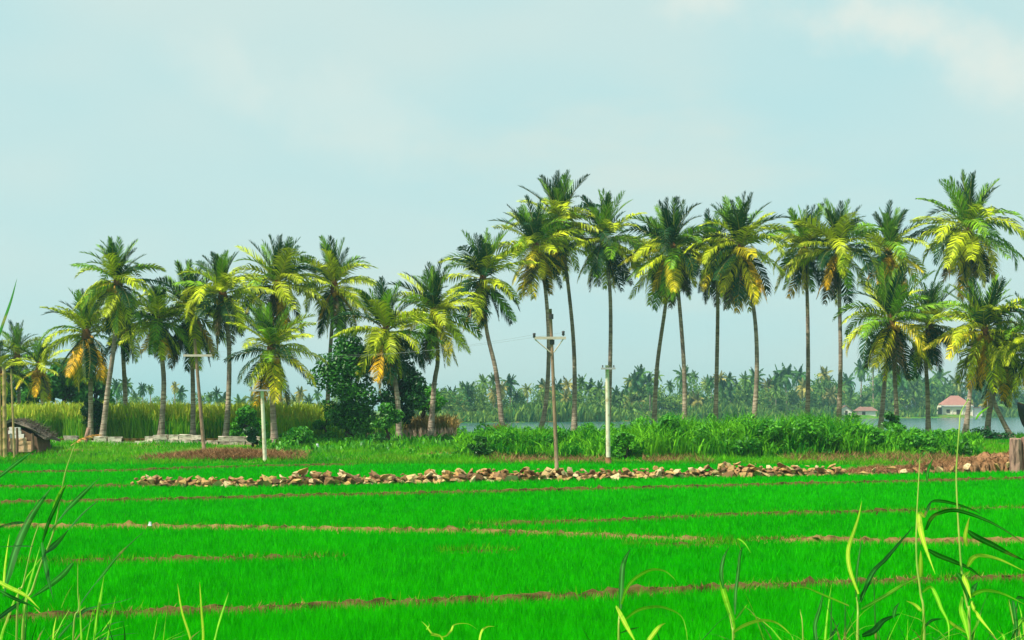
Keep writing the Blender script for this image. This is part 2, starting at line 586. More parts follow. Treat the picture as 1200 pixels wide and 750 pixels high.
tag(link('dry_straw', np_mesh('dry_straw', V, T, np.repeat(rng.uniform(0, 1, n), kk), [M['straw']])),
    'dry tan straw and roots clinging to the paddy dykes', 'straw', kind='stuff')

# ------------------------------------------------------------------ young rice
n = 620000
u = rng.uniform(0, 1, n)
Y = 15.0 * (78.0 / 15.0) ** u                                  # denser towards the camera
X = rng.uniform(-.44, .44, n) * Y
# planted rows give the faint streaks
keep = np.ones(n, bool)
for path, w in dyke_paths:
    o_ = np.argsort(path[:, 0])
    yy = np.interp(X, path[o_, 0], path[o_, 1])
    inside = (X > path[:, 0].min()) & (X < path[:, 0].max())
    keep &= ~(inside & (np.abs(Y - yy) < w * rng.uniform(.42, .62, n)))
st_y = np.interp(X, [-14.5, -2.5, 0, 16, 30], [53.2, 59.5, 60.2, 64.0, 68.5])
keep &= ~((X > -14.6) & (np.abs(Y - st_y) < .75))
keep &= Y < 75.5 + 1.5 * np.sin(X * .21) - np.where(X > 15, 2.5, 0)
X, Y = X[keep], Y[keep]
n = len(X)
sc_ = np.clip(Y / 24.0, .8, 2.6)
P = np.stack([X, Y, np.full(n, -.01)], 1)
patch = .5 + .25 * np.sin(X * .23 + Y * .11) + .25 * np.sin(X * .9 - Y * .42)
hgt = rng.uniform(.10, .20, n) * (1 + .15 * (patch - .5)) * (1 + .45 * (rng.uniform(0, 1, n) < .05))
V, T, kk = blades(P, hgt, rng.uniform(.010, .018, n) * sc_ * 1.3, rng.uniform(.05, .55, n), seg=1)
tab = rng.uniform(-1, 1, (64, 64))
def cellnoise(sx, sy):
    return tab[(np.floor(X / sx).astype(int)) % 64, (np.floor(Y / sy + .37 * np.floor(X / sx)).astype(int)) % 64]
tint = np.clip(.45 + 0.14 * rng.normal(0, 1, n) + .16 * cellnoise(.09, .5) + .07 * cellnoise(.37, 1.3) + .12 * (patch - .5) + (rng.uniform(0, 1, n) < .03) * .5, 0, 1)
tag(link('rice_seedlings', np_mesh('rice_seedlings', V, T, np.repeat(tint, kk), [M['rice']])),
    'bright green young rice filling the paddy between the dykes', 'rice', kind='stuff')
n = len(sprout_pts)
V, T, kk = blades(sprout_pts, rng.uniform(.06, .2, n), rng.uniform(.02, .04, n), rng.uniform(.1, .7, n), seg=1)
tag(link('dyke_grass', np_mesh('dyke_grass', V, T, np.repeat(rng.uniform(0, 1, n), kk), [M['bank_grass']])),
    'short grass sprouting along the paddy dykes', 'grass', kind='stuff')

# ------------------------------------------------------------------ stone row
def stone_mesh(seed):
    import bmesh
    bm = bmesh.new()
    r = random.Random(seed)
    ax = (r.uniform(.8, 1.35), r.uniform(.6, 1.0), r.uniform(.36, .72))
    for i in range(11):
        d = Vector((r.gauss(0, 1), r.gauss(0, 1), r.gauss(0, 1))).normalized() * r.uniform(.42, .56)
        bm.verts.new((d.x * ax[0], d.y * ax[1], d.z * ax[2]))
    res = bmesh.ops.convex_hull(bm, input=bm.verts)
    bmesh.ops.delete(bm, geom=[v for v in bm.verts if not v.link_faces], context='VERTS')
    me = bpy.data.meshes.new('stone')
    bm.to_mesh(me); bm.free()
    me.materials.append(M['stone'])
    return me


stones = [stone_mesh(s) for s in range(12)]
STC = [(0.48, 0.31, 0.11), (0.54, 0.38, 0.17), (0.42, 0.24, 0.085), (0.60, 0.46, 0.25), (0.36, 0.185, 0.075), (0.23, 0.13, 0.055), (0.48, 0.285, 0.115), (0.16, 0.09, 0.05), (0.30, 0.17, 0.08)]


def row_xy(px):
    py = np.interp(px, [163, 300, 560, 700, 850, 1000, 1100, 1200], [571.5, 572, 566, 563, 560.5, 558, 555, 553])
    Y = gY(py)
    return PX(px, Y), Y


row = empty('rubble_wall', (*row_xy(560), 0), 'long low heap of tan and brown broken stones edging the paddy', 'rubble wall')
hp = lambda px: float(np.interp(px, [163, 178, 205, 240, 300, 340, 352, 370, 400, 412, 470, 545, 570, 620, 690, 790, 800, 830, 870, 900, 950, 985, 1000], [.55, .62, .5, .55, .55, .62, .85, .65, .72, .55, .58, .66, .78, .72, .62, .62, .5, .65, .92, .72, .62, .62, .3]))
lst = []
px = 163.0
while px < 985:
    h = hp(px) * .68
    x, Y = row_xy(px)
    z = 0.06
    lay = 0
    while z < h:
        d = random.choice((random.uniform(.18, .3), random.uniform(.26, .46), random.uniform(.38, .60))) * (1.0 if z < h * .6 else .85)
        off = (lay * .16 - .34) + random.uniform(-.08, .08)      # the face leans back as it rises
        lst.append((x + random.uniform(-.2, .2), Y + off, z + d * .12, d))
        z += d * .40
        lay += 1
    px += random.uniform(4.6, 6.8)
lst.sort(key=lambda q: -q[3])
for (x, y, z, d) in lst[:300]:
    o = link('stone', random.choice(stones), None, row)
    o.location = (x - row.location.x, y - row.location.y, z)
    o.rotation_euler = (random.uniform(-.8, .8), random.uniform(-.8, .8), random.uniform(0, 6.3))
    o.scale = (d * 1.12, d * 1.05, d)
    c = random.choice(STC)
    f = random.uniform(.8, 1.15)
    o.color = (c[0] * f, c[1] * f, c[2] * f, 1)
# the back and the core of the heap, and the stones beyond the limit
back = MB()
def add_stone(mb, x, y, z, d, tint=.5):
    me = random.choice(stones)
    Mx = Matrix.Rotation(random.uniform(0, 6.3), 3, 'Z') @ Matrix.Rotation(random.uniform(-.6, .6), 3, 'X')
    mb.add([Vector((x, y, z)) + Mx @ (v.co * d) for v in me.vertices], [tuple(p.vertices) for p in me.polygons], 0, tint)
for (x, y, z, d) in lst[300:]:
    add_stone(back, x - row.location.x, y - row.location.y, z, d)
px = 166.0
while px < 990:
    x, Y = row_xy(px)
    h = hp(px)
    h *= .8
    for q, zz in ((.12, .12), (.1, h * .55), (.45, .12), (.4, h * .42)):
        add_stone(back, x - row.location.x + random.uniform(-.15, .15), Y + q - row.location.y, zz * .9, random.uniform(.28, .42))
    px += random.uniform(3.6, 6)
o = back.build('stone_core', M['stone'], row)
o.color = (0.36, 0.20, 0.09, 1)
o['kind'] = 'stuff'

tt_ = np.arange(166, 986, 3.0)
cv, cf = [], []
for i, px in enumerate(tt_):
    x, Y = row_xy(px)
    for a, b in ((-.42, -.02), (-.2, .28), (.1, .55), (.5, .45), (.85, -.02)):
        cv.append((x - row.location.x + random.uniform(-.04, .04), Y + a - row.location.y, b * hp(px) * random.uniform(.8, 1.1)))
for i in range(len(tt_) - 1):
    for j in range(4):
        cf.append((i * 5 + j, i * 5 + 5 + j, i * 5 + 6 + j, i * 5 + j + 1))
mb = MB(); mb.add(cv, cf); mb.build('soil_core', M['earth'], row)

# low reddish earth bank carrying on to the right of the stones, with stones stuck in it
t = np.linspace(995, 1290, 300)
ex, ey = row_xy(np.minimum(t, 1200))
ey = np.where(t > 1200, gY(553), ey)
ex = PX(t, ey) if True else ex
eh = np.interp(t, [995, 1030, 1080, 1120, 1160, 1290], [.10, .30, .36, .50, .78, .85]) * (1 + .06 * np.sin(t * .19) + .05 * np.sin(t * .47) + rng.normal(0, .03, len(t)))
prof = [(-.55, -.05), (-.4, .5), (-.25, .72), (-.05, .80), (.3, .96), (.8, 1.02), (1.5, .98), (2.4, .6), (3.4, -.1)]
Vd = np.stack([np.stack([ex + rng.normal(0, .05, len(t)), ey + a + .08 * np.sin(t * .31 + a * 5) + rng.normal(0, .03, len(t)), b * eh * (1 + .08 * np.sin(t * .37 + a * 7) + rng.normal(0, .05, len(t)))], 1) for a, b in prof], 1).reshape(-1, 3)
m_ = len(prof)
a0 = (np.arange(len(t) - 1)[:, None] * m_ + np.arange(m_ - 1)[None]).ravel()
tag(link('earth_bank', np_mesh('earth_bank', Vd, np.stack([a0, a0 + m_, a0 + m_ + 1, a0 + 1], 1), None, [M['laterite']])), kind='structure')
for i, (px, py, d) in enumerate([(1008, 552, .4), (1022, 552, .46), (1040, 551, .42), (1054, 550, .5), (1068, 551, .4), (1083, 548, .55), (1096, 550, .5), (1112, 548, .4), (1128, 549, .42), (1146, 547, .38), (1163, 548, .42), (1176, 547, .36)]):
    x, Y = row_xy(px)
    o = link('bank_stone', stones[i % 12])
    o.location = (x, Y - .62, .16 + .1 * (i % 3))
    o.rotation_euler = (.2, .1 * i, i * 1.3)
    o.scale = (d * 1.1, d, d)
    c = STC[i % 5]
    o.color = (*c, 1)
    tag(o, 'pale brown stone lodged at the foot of the reddish earth bank', 'stone', 'stones lodged in the earth bank')

# ------------------------------------------------------------------ ground cover on the bank
n = 150000
Y = rng.uniform(73.5, 122, n) ** 1.0
Y = 73.5 + (122 - 73.5) * rng.uniform(0, 1, n) ** 1.5
X = rng.uniform(-.44, .44, n) * Y
Z = tz(X, Y)
keep = (Z > -.1) & ~((X > 15.5) & (Y < 72.5))
bare = np.sin(X * .31 + 1) + np.sin(Y * .9 + X * .13) + np.sin(X * .83 - Y * .4)
keep &= (bare < 1.0) | (rng.uniform(0, 1, n) < .22)
X, Y, Z = X[keep], Y[keep], Z[keep]
n = len(X)
pt = .5 + .3 * np.sin(X * .35 + Y * .2) + .2 * np.sin(X * 1.1 - Y * .7)
P = np.stack([X, Y, Z - .02], 1)
V, T, kk = blades(P, rng.uniform(.10, .34, n) * (.7 + .6 * pt), rng.uniform(.04, .09, n), rng.uniform(.1, .9, n), seg=1)
tag(link('bank_grass', np_mesh('bank_grass', V, T, np.repeat(np.clip(pt + rng.normal(0, .25, n), 0, 1), kk), [M['bank_grass']])),
    'rough yellow-green grass covering the bank under the palms', 'grass', kind='stuff')

# tall reeds and weeds in front of the lake
n = 44000
px = rng.uniform(535, 1150, n)
Y = rng.uniform(79, 96, n)
X = PX(px, Y)
crest = np.interp(px, [535, 560, 600, 660, 720, 760, 800, 850, 905, 950, 990, 1030, 1060, 1110, 1150],
                  [.9, 1.5, 1.45, 1.25, 1.45, 2.1, 2.35, 2.2, 2.45, 2.3, 2.3, 1.7, 1.3, 1.15, .8])
tb2 = rng.uniform(0, 1, (96, 32))
clump = .35 * tb2[np.floor(X / .8).astype(int) % 96, np.floor(Y / 1.9).astype(int) % 32] + .35 * tb2[np.floor(X / 2.3 + 7).astype(int) % 96, np.floor(Y / 3.1).astype(int) % 32] + .15 * (1 + np.sin(X * 1.1 + Y * .8) * np.sin(X * .43 - Y * .5 + 2))
clump = np.clip(1.5 * clump - .22, 0, 1)
keep = rng.uniform(0, 1, n) < .30 + .8 * clump
X, Y, crest, clump = X[keep], Y[keep], crest[keep], clump[keep]
n = len(X)
P = np.stack([X, Y, tz(X, Y) - .03], 1)
h = crest * (.22 + .84 * clump) * rng.uniform(.45, 1.15, n)
V, T, kk = blades(P, h, rng.uniform(.05, .13, n), rng.uniform(.1, 1.0, n), droop=rng.uniform(0, .45, n), seg=2)
hue = tb2[np.floor(X / 1.4 + 3).astype(int) % 96, np.floor(Y / 2.6 + 5).astype(int) % 32]
tint = np.clip(hue * .75 + rng.normal(.05, .25, n), 0, 1)
tag(link('lakeside_reeds', np_mesh('lakeside_reeds', V, T, np.repeat(tint, kk), [M['reed_green']])),
    'dense green reeds and weeds growing between the paddy and the lake', 'reeds', kind='stuff')
# leafy weeds climbing through the reeds are added after the leaf helper (see below)
# dead litter at the foot of the reeds
n = 7000
px = rng.uniform(545, 1120, n)
Y = rng.uniform(74.5, 79.5, n)
X = PX(px, Y)
keep = np.sin(X * .8) + np.sin(X * .31 + 1) > -.5
X, Y = X[keep], Y[keep]
n = len(X)
P = np.stack([X, Y, tz(X, Y)], 1)
V, T, kk = blades(P, rng.uniform(.1, .45, n), rng.uniform(.03, .07, n), rng.uniform(.4, 1.8, n), seg=1)
tag(link('dead_litter', np_mesh('dead_litter', V, T, np.repeat(rng.uniform(0, 1, n), kk), [M['brush']])),
    'brown dead leaves and stems along the foot of the lakeside reeds', 'litter', kind='stuff')
# reddish cut brush on the left
n = 9000
px = rng.normal(262, 48, n)
keep = (px > 155) & (px < 360)
px = px[keep]; n = len(px)
Y = 78.5 + rng.uniform(-1.6, 1.9, n)
X = PX(px, Y)
zt = .42 * np.exp(-((px - 262) / 62.0) ** 2) * (1 - np.abs(Y - 78.6) / 2.2)
P = np.stack([X, Y, tz(X, Y) + zt * rng.uniform(0, 1, n)], 1)
V, T, kk = blades(P, rng.uniform(.12, .4, n), rng.uniform(.03, .07, n), rng.uniform(.5, 2.0, n), seg=1)
tag(link('cut_brush', np_mesh('cut_brush', V, T, np.repeat(rng.uniform(0, 1, n), kk), [M['brush']])),
    'low heap of reddish brown cut brush on the grassy bank', 'brush heap', kind='stuff')

n = 5000
px = rng.uniform(1000, 1260, n)
ii = np.clip(((px - 995) / 295 * 299).astype(int), 0, 299)
off = rng.uniform(-.4, 2.2, n)
X = ex[ii] + rng.normal(0, .1, n)
Y = ey[ii] + off
keep = np.sin(X * 1.3) + np.sin(X * .41 + off * 2) > -.6
P = np.stack([X, Y, eh[ii] * np.interp(off, [-.55, -.25, .3, .8, 1.5, 2.4], [0, .72, .96, 1, .98, .6])], 1)[keep]
n = len(P)
V, T, kk = blades(P, rng.uniform(.06, .25, n), rng.uniform(.02, .05, n), rng.uniform(.4, 1.9, n), seg=1)
tag(link('bank_litter', np_mesh('bank_litter', V, T, np.repeat(rng.uniform(0, 1, n), kk), [M['brush']])),
    'dry brown stems lying on the reddish earth bank', 'litter', kind='stuff')
# broad leaved weeds dotted over the bank
n = 15000
Y = rng.uniform(77, 97, n)
X = rng.uniform(-.42, .1, n) * Y
cl_ = np.sin(X * .7 + 1) * np.sin(Y * .8 + X * .3) + .5 * np.sin(X * 2.1 - Y)
keep = (cl_ > .30) & ~((X < PX(305, Y)) & (X > PX(60, Y)) & (Y > 81))
P = np.stack([X, Y, tz(X, Y)], 1)[keep]
n = len(P)
V, T, kk = blades(P, rng.uniform(.2, .8, n) * np.interp(P[:, 1], [77, 82, 90], [.4, .7, 1.25]), rng.uniform(.08, .18, n), rng.uniform(.2, 1.1, n), droop=rng.uniform(.1, .5, n), seg=2)
tag(link('bank_weeds', np_mesh('bank_weeds', V, T, np.repeat(rng.uniform(0, .9, n), kk), [M['shrub_leaf']])),
    'patches of leafy green weeds in the grass of the bank', 'weeds', kind='stuff')

# cane field on the left with straw coloured tassels
n = 42000
px = rng.uniform(-60, 470, n)
Y = 97 + 33 * rng.uniform(0, 1, n) ** 1.8
X = PX(px, Y)
Y = Y + 1.6 * (.5 + .5 * np.sin(X * 1.7)) * (.5 + .5 * np.sin(X * .61 + 2))
X = PX(px, Y)
wav = .5 + .5 * np.sin(X * .8 + Y * .6) * np.sin(X * .33 + 1)
h = rng.uniform(.7, 2.55, n) * (.92 + .14 * wav) * np.where(px > 310, .93, 1) * np.where(px > 392, .8, 1)
P = np.stack([X, Y, tz(X, Y)], 1)
V1, T1, k1 = blades(P, h, rng.uniform(.04, .10, n), rng.uniform(.03, .35, n), droop=rng.uniform(0, .2, n), seg=2)
sel = (rng.uniform(0, 1, n) < .5) & (px < 392)
n2 = sel.sum()
P2 = P[sel] + np.stack([rng.normal(0, .1, n2), rng.normal(0, .1, n2), np.full(n2, 2.12) * (.92 + .14 * wav[sel]) + rng.uniform(-.75, .12, n2)], 1)
V2, T2, k2 = blades(P2, rng.uniform(.45, .85, n2), rng.uniform(.04, .11, n2), rng.uniform(.1, .6, n2), droop=rng.uniform(0, .3, n2), seg=2)
V = np.concatenate([V1, V2]); T = np.concatenate([T1, T2 + len(V1)])
tt = np.concatenate([np.repeat(np.clip(wav * .6 + rng.normal(.2, .25, n), 0, 1), k1), np.repeat(rng.uniform(0, 1, n2), k2)])
tag(link('cane_field', np_mesh('cane_field', V, T, tt, [M['cane'], M['cane_tassel']], np.concatenate([np.zeros(len(T1)), np.ones(len(T2))]))),
    'tall green cane crop with straw yellow tassels behind the low wall', 'crop', kind='stuff')

# dry reeds beside the dark tree, and their bare stalks
n = 2600
px = np.concatenate([rng.uniform(474, 534, n - 500), rng.uniform(575, 592, 500)])
Y = rng.uniform(101, 106, n)
X = PX(px, Y)
P = np.stack([X, Y, tz(X, Y) + .0], 1)
h = np.where(px < 540, rng.uniform(1.2, 2.5, n), rng.uniform(.7, 1.6, n))
V, T, kk = blades(P, h, rng.uniform(.06, .12, n), rng.uniform(.1, .6, n), droop=rng.uniform(.1, .5, n), seg=2)
tag(link('dry_reeds', np_mesh('dry_reeds', V, T, np.repeat(rng.uniform(0, 1, n), kk), [M['dry_reed']])),
    'clump of dry tan reeds right of the dark leafy tree', 'reeds', kind='stuff')
n = 600
px = rng.uniform(425, 535, n)
Y = rng.uniform(97.5, 99.5, n)
X = PX(px, Y)
P = np.stack([X, Y, tz(X, Y)], 1)
V, T, kk = blades(P, rng.uniform(.5, 1.0, n), rng.uniform(.05, .1, n), rng.uniform(0, .2, n), seg=2)
tag(link('bare_stalks', np_mesh('bare_stalks', V, T, np.repeat(rng.uniform(0, 1, n), kk), [M['dry_stalk']])),
    'row of bare pinkish stalks below the dry reeds', 'stalks', kind='stuff')

# ------------------------------------------------------------------ coconut palms
def frond_mesh(name, e0, bend, seed, nl=34, lw=.026, coarse=False):
    """unit length palm frond in the xz plane, leaflets left and right of the rachis"""
    r = random.Random(seed)
    N = 10 if not coarse else 5
    pts, tans = [Vector((0, 0, 0))], []
    for i in range(N):
        s = (i + .5) / N
        e = R(e0 - bend * (s ** 1.35))
        tv = Vector((math.cos(e), 0, math.sin(e)))
        tans.append(tv)
        pts.append(pts[-1] + tv / N)
    side = r.uniform(-.12, .12)                                   # a little sideways sweep
    pts = [p + Vector((0, side * (i / N) ** 2, 0)) for i, p in enumerate(pts)]

    def at(s):
        q = min(s * N, N - 1e-4)
        i = int(q)
        return pts[i].lerp(pts[i + 1], q - i), (pts[i + 1] - pts[i]).normalized()
    mb = MB()
    rr = [.013 * (1 - .85 * i / N) for i in range(N + 1)]
    mb.tube(pts, rr, 3, 1, False)
    for k in range(nl):
        s = .10 + .90 * (k + .5) / nl
        for sd in (-1, 1):
            ss = min(.995, s + r.uniform(-.012, .012))
            p, t = at(ss)
            nrm = Vector((-t.z, 0, t.x))
            ln = ((.19 if e0 > 50 else .26) * (math.sin(math.pi * min(1, .12 + ss * .86)) ** .7) + .03) * r.uniform(.82, 1.12)
            if r.random() < .04:
                continue
            up = .34 if e0 > 40 else .16
            d = (Vector((0, sd, 0)) * (.62 if e0 > 50 else .78) + t * ((.85 if e0 > 50 else .55) + .3 * ss) + nrm * up * r.uniform(.4, 1.3)).normalized()
            g = r.uniform(.35, .75) * (1.25 if e0 < 30 else (.7 if e0 < 50 else .25))
            d2 = (d + Vector((0, 0, -g * 1.6))).normalized()
            if coarse:
                d = (Vector((0, sd, 0)) * .6 + t * .45 + Vector((0, 0, -.35))).normalized()
                d2 = (d + Vector((0, 0, -1.3))).normalized()
                ln *= 1.35
            wv = t * lw * r.uniform(.8, 1.2) * (1.7 if coarse else 1)
            a = p
            b = p + d * ln * .5
            c = b + d2 * ln * .55
            tint = min(1, max(0, r.gauss(.5, .28)))
            if coarse:
                mb.add([a - wv * .7, a + wv * .7, c], [(0, 1, 2)], 0, tint)
            else:
                mb.add([a - wv * .45, a + wv * .45, b + wv * .55, b - wv * .55, c], [(0, 1, 2, 3), (3, 2, 4)], 0, tint)
    me = mb.mesh(name)
    me.materials.append(M['frond'])
    me.materials.append(M['rachis'])
    return me


FV = [(86, 12), (78, 26), (70, 40), (59, 54), (47, 66), (33, 72), (18, 72), (2, 62), (-18, 46), (-42, 28), (-62, 16), (-76, 8)]
FRONDS = [[frond_mesh('frond', e, b * m, i * 10 + j) for j, m in enumerate((.6, 1.1, 1.55))] for i, (e, b) in enumerate(FV)]


def frond_colour(u, tone, r):
    """u: 0 newest upright .. 1 oldest hanging"""
    g0 = (0.007, 0.048, 0.013); g1 = (0.16, 0.34, 0.008); y0 = (0.47, 0.55, 0.010); y1 = (0.74, 0.62, 0.015); o1 = (0.80, 0.44, 0.012); br = (0.085, 0.06, 0.028)  # darkest green has crown shade painted in, lime the sunlit highlights; yellows by age
    q = r.random()
    if u < .3:
        c = g0 if q < .5 else g1
    elif u < .55:
        c = g0 if q < .14 else (g1 if q < .50 - tone * .2 else y0)
    elif u < .78:
        c = g0 if q < .26 else (g1 if q < .48 - tone * .15 else (y0 if q < .93 - tone * .12 else y1))
    else:
        c = g0 if q < .36 else (g1 if q < .42 else (y0 if q < .54 else (y1 if q < .68 else (o1 if q < .76 + tone * .2 else br))))
    f = r.uniform(.8, 1.2)
    return tuple(v * f for v in c) + (1,)


def spline(pts, n):
    pts = [np.array(p, float) for p in pts]
    q = [2 * pts[0] - pts[1]] + pts + [2 * pts[-1] - pts[-2]]
    out = []
    for i in range(1, len(q) - 2):
        for j in range(n):
            t = j / n
            a, b, c, d = q[i - 1], q[i], q[i + 1], q[i + 2]
            out.append(.5 * ((2 * b) + (c - a) * t + (2 * a - 5 * b + 4 * c - d) * t * t + (3 * b - a - 3 * c + d) * t ** 3))
    out.append(pts[-1])
    return out


def nut_mesh(seed):
    r = random.Random(seed)
    mb = MB()
    for i in range(8):
        th = r.uniform(0, 6.28)
        c = Vector((math.cos(th) * r.uniform(.2, .42), math.sin(th) * r.uniform(.2, .42), r.uniform(-.75, -.15)))
        R_ = r.uniform(.14, .20)
        vs, fs = [], []
        for a in range(4):
            for b in range(6):
                ph = math.pi * (a + .5) / 4
                vs.append(c + Vector((math.sin(ph) * math.cos(b * 1.047), math.sin(ph) * math.sin(b * 1.047), 1.2 * math.cos(ph))) * R_)
        for a in range(3):
            for b in range(6):
                fs.append((a * 6 + b, a * 6 + (b + 1) % 6, a * 6 + 6 + (b + 1) % 6, a * 6 + 6 + b))
        fs += [(0, 1, 2, 3, 4, 5)[::-1], (18, 19, 20, 21, 22, 23)]
        mb.add(vs, fs)
    me = mb.mesh('coconut_bunch', True)
    me.materials.append(M['nut'])
    return me


NUTS = [nut_mesh(s) for s in range(4)]
hm = MB()
hm.tube([(0, 0, -.9), (0, 0, -.5), (0, 0, -.1), (0, 0, .35), (0, 0, .8)], [.2, .3, .34, .22, .05], 9)
HEART = hm.mesh('crown_heart', True)
HEART.materials.append(M['fibre'])


def palm(Yb, trunk_px, rpx, label, seed, tone=.5, nf=54, lean=0.0, rt=1.0, group='coconut palms along the bank', droop=0.0):
    """trunk_px: pixel points from the foot to the heart of the crown"""
    r = random.Random(seed)
    bx = PX(trunk_px[0][0], Yb)
    bz = float(tz(bx, Yb))
    root = empty('coconut_palm', (bx, Yb, bz), label, 'palm', group)
    n = len(trunk_px)
    P = [(0, 0, -.1)]
    for i, (px, py) in enumerate(trunk_px[1:], 1):
        Yi = Yb + lean * (i / (n - 1)) ** 1.3
        P.append((PX(px, Yi) - bx, Yi - Yb, PZ(py, Yi) - bz))
    sp = spline(P, 9)
    m = len(sp)
    rad = []
    for i in range(m):
        t = i / (m - 1)
        rad.append(rt * ((.185 - .065 * t) + .17 * math.exp(-t * 15)) * (1 + .045 * (i % 2)))
    mb = MB()
    mb.tube(sp, rad, 10)
    mb.build('trunk', M['bark'], root, True)
    top = Vector(sp[-1])
    up = (top - Vector(sp[-4])).normalized()
    tilt = Vector((0, 0, 1)).rotation_difference((up * .5 + Vector((0, 0, 1))).normalized()).to_matrix()
    o = link('crown_heart', HEART, None, root)
    o.location = top
    L = rpx * Yb / F * 1.23
    gap = r.uniform(0, 6.28)
    nf = int(nf * .82) if nf != 54 else nf
    for i in range(nf):
        u = (i + .5) / nf
        if u > .45 and r.random() < .10 + .16 * math.cos(i * 2.39996 + seed - gap):
            continue
        vi = min(len(FV) - 1, max(0, int(u ** (.98 - droop) * len(FV) + r.uniform(-.7, .7))))
        az = i * 2.39996 + r.uniform(-.35, .35) + seed
        me = FRONDS[vi][r.randrange(3)]
        o = link('frond', me, None, root)
        o.location = top + Vector((0, 0, .35 - .6 * u))
        Mz = tilt @ Matrix.Rotation(az, 3, 'Z') @ Matrix.Rotation(r.uniform(-.35, .35), 3, 'X')
        o.rotation_euler = Mz.to_euler()
        s = L * (r.uniform(.78, .98) if u < .25 else (r.uniform(.98, 1.16) if u < .75 else r.uniform(.80, 1.10)))
        o.scale = (s, s * 1.0, s)
        o.color = frond_colour(u, tone, r)
    for k_ in range(1 + (seed % 2)):
        o = link('coconut_bunch', NUTS[(seed + k_) % 4], None, root)
        o.location = top + Vector((.15 - .3 * k_, -.2, -.15))
        o.rotation_euler = (0, 0, r.uniform(0, 6))
    return root


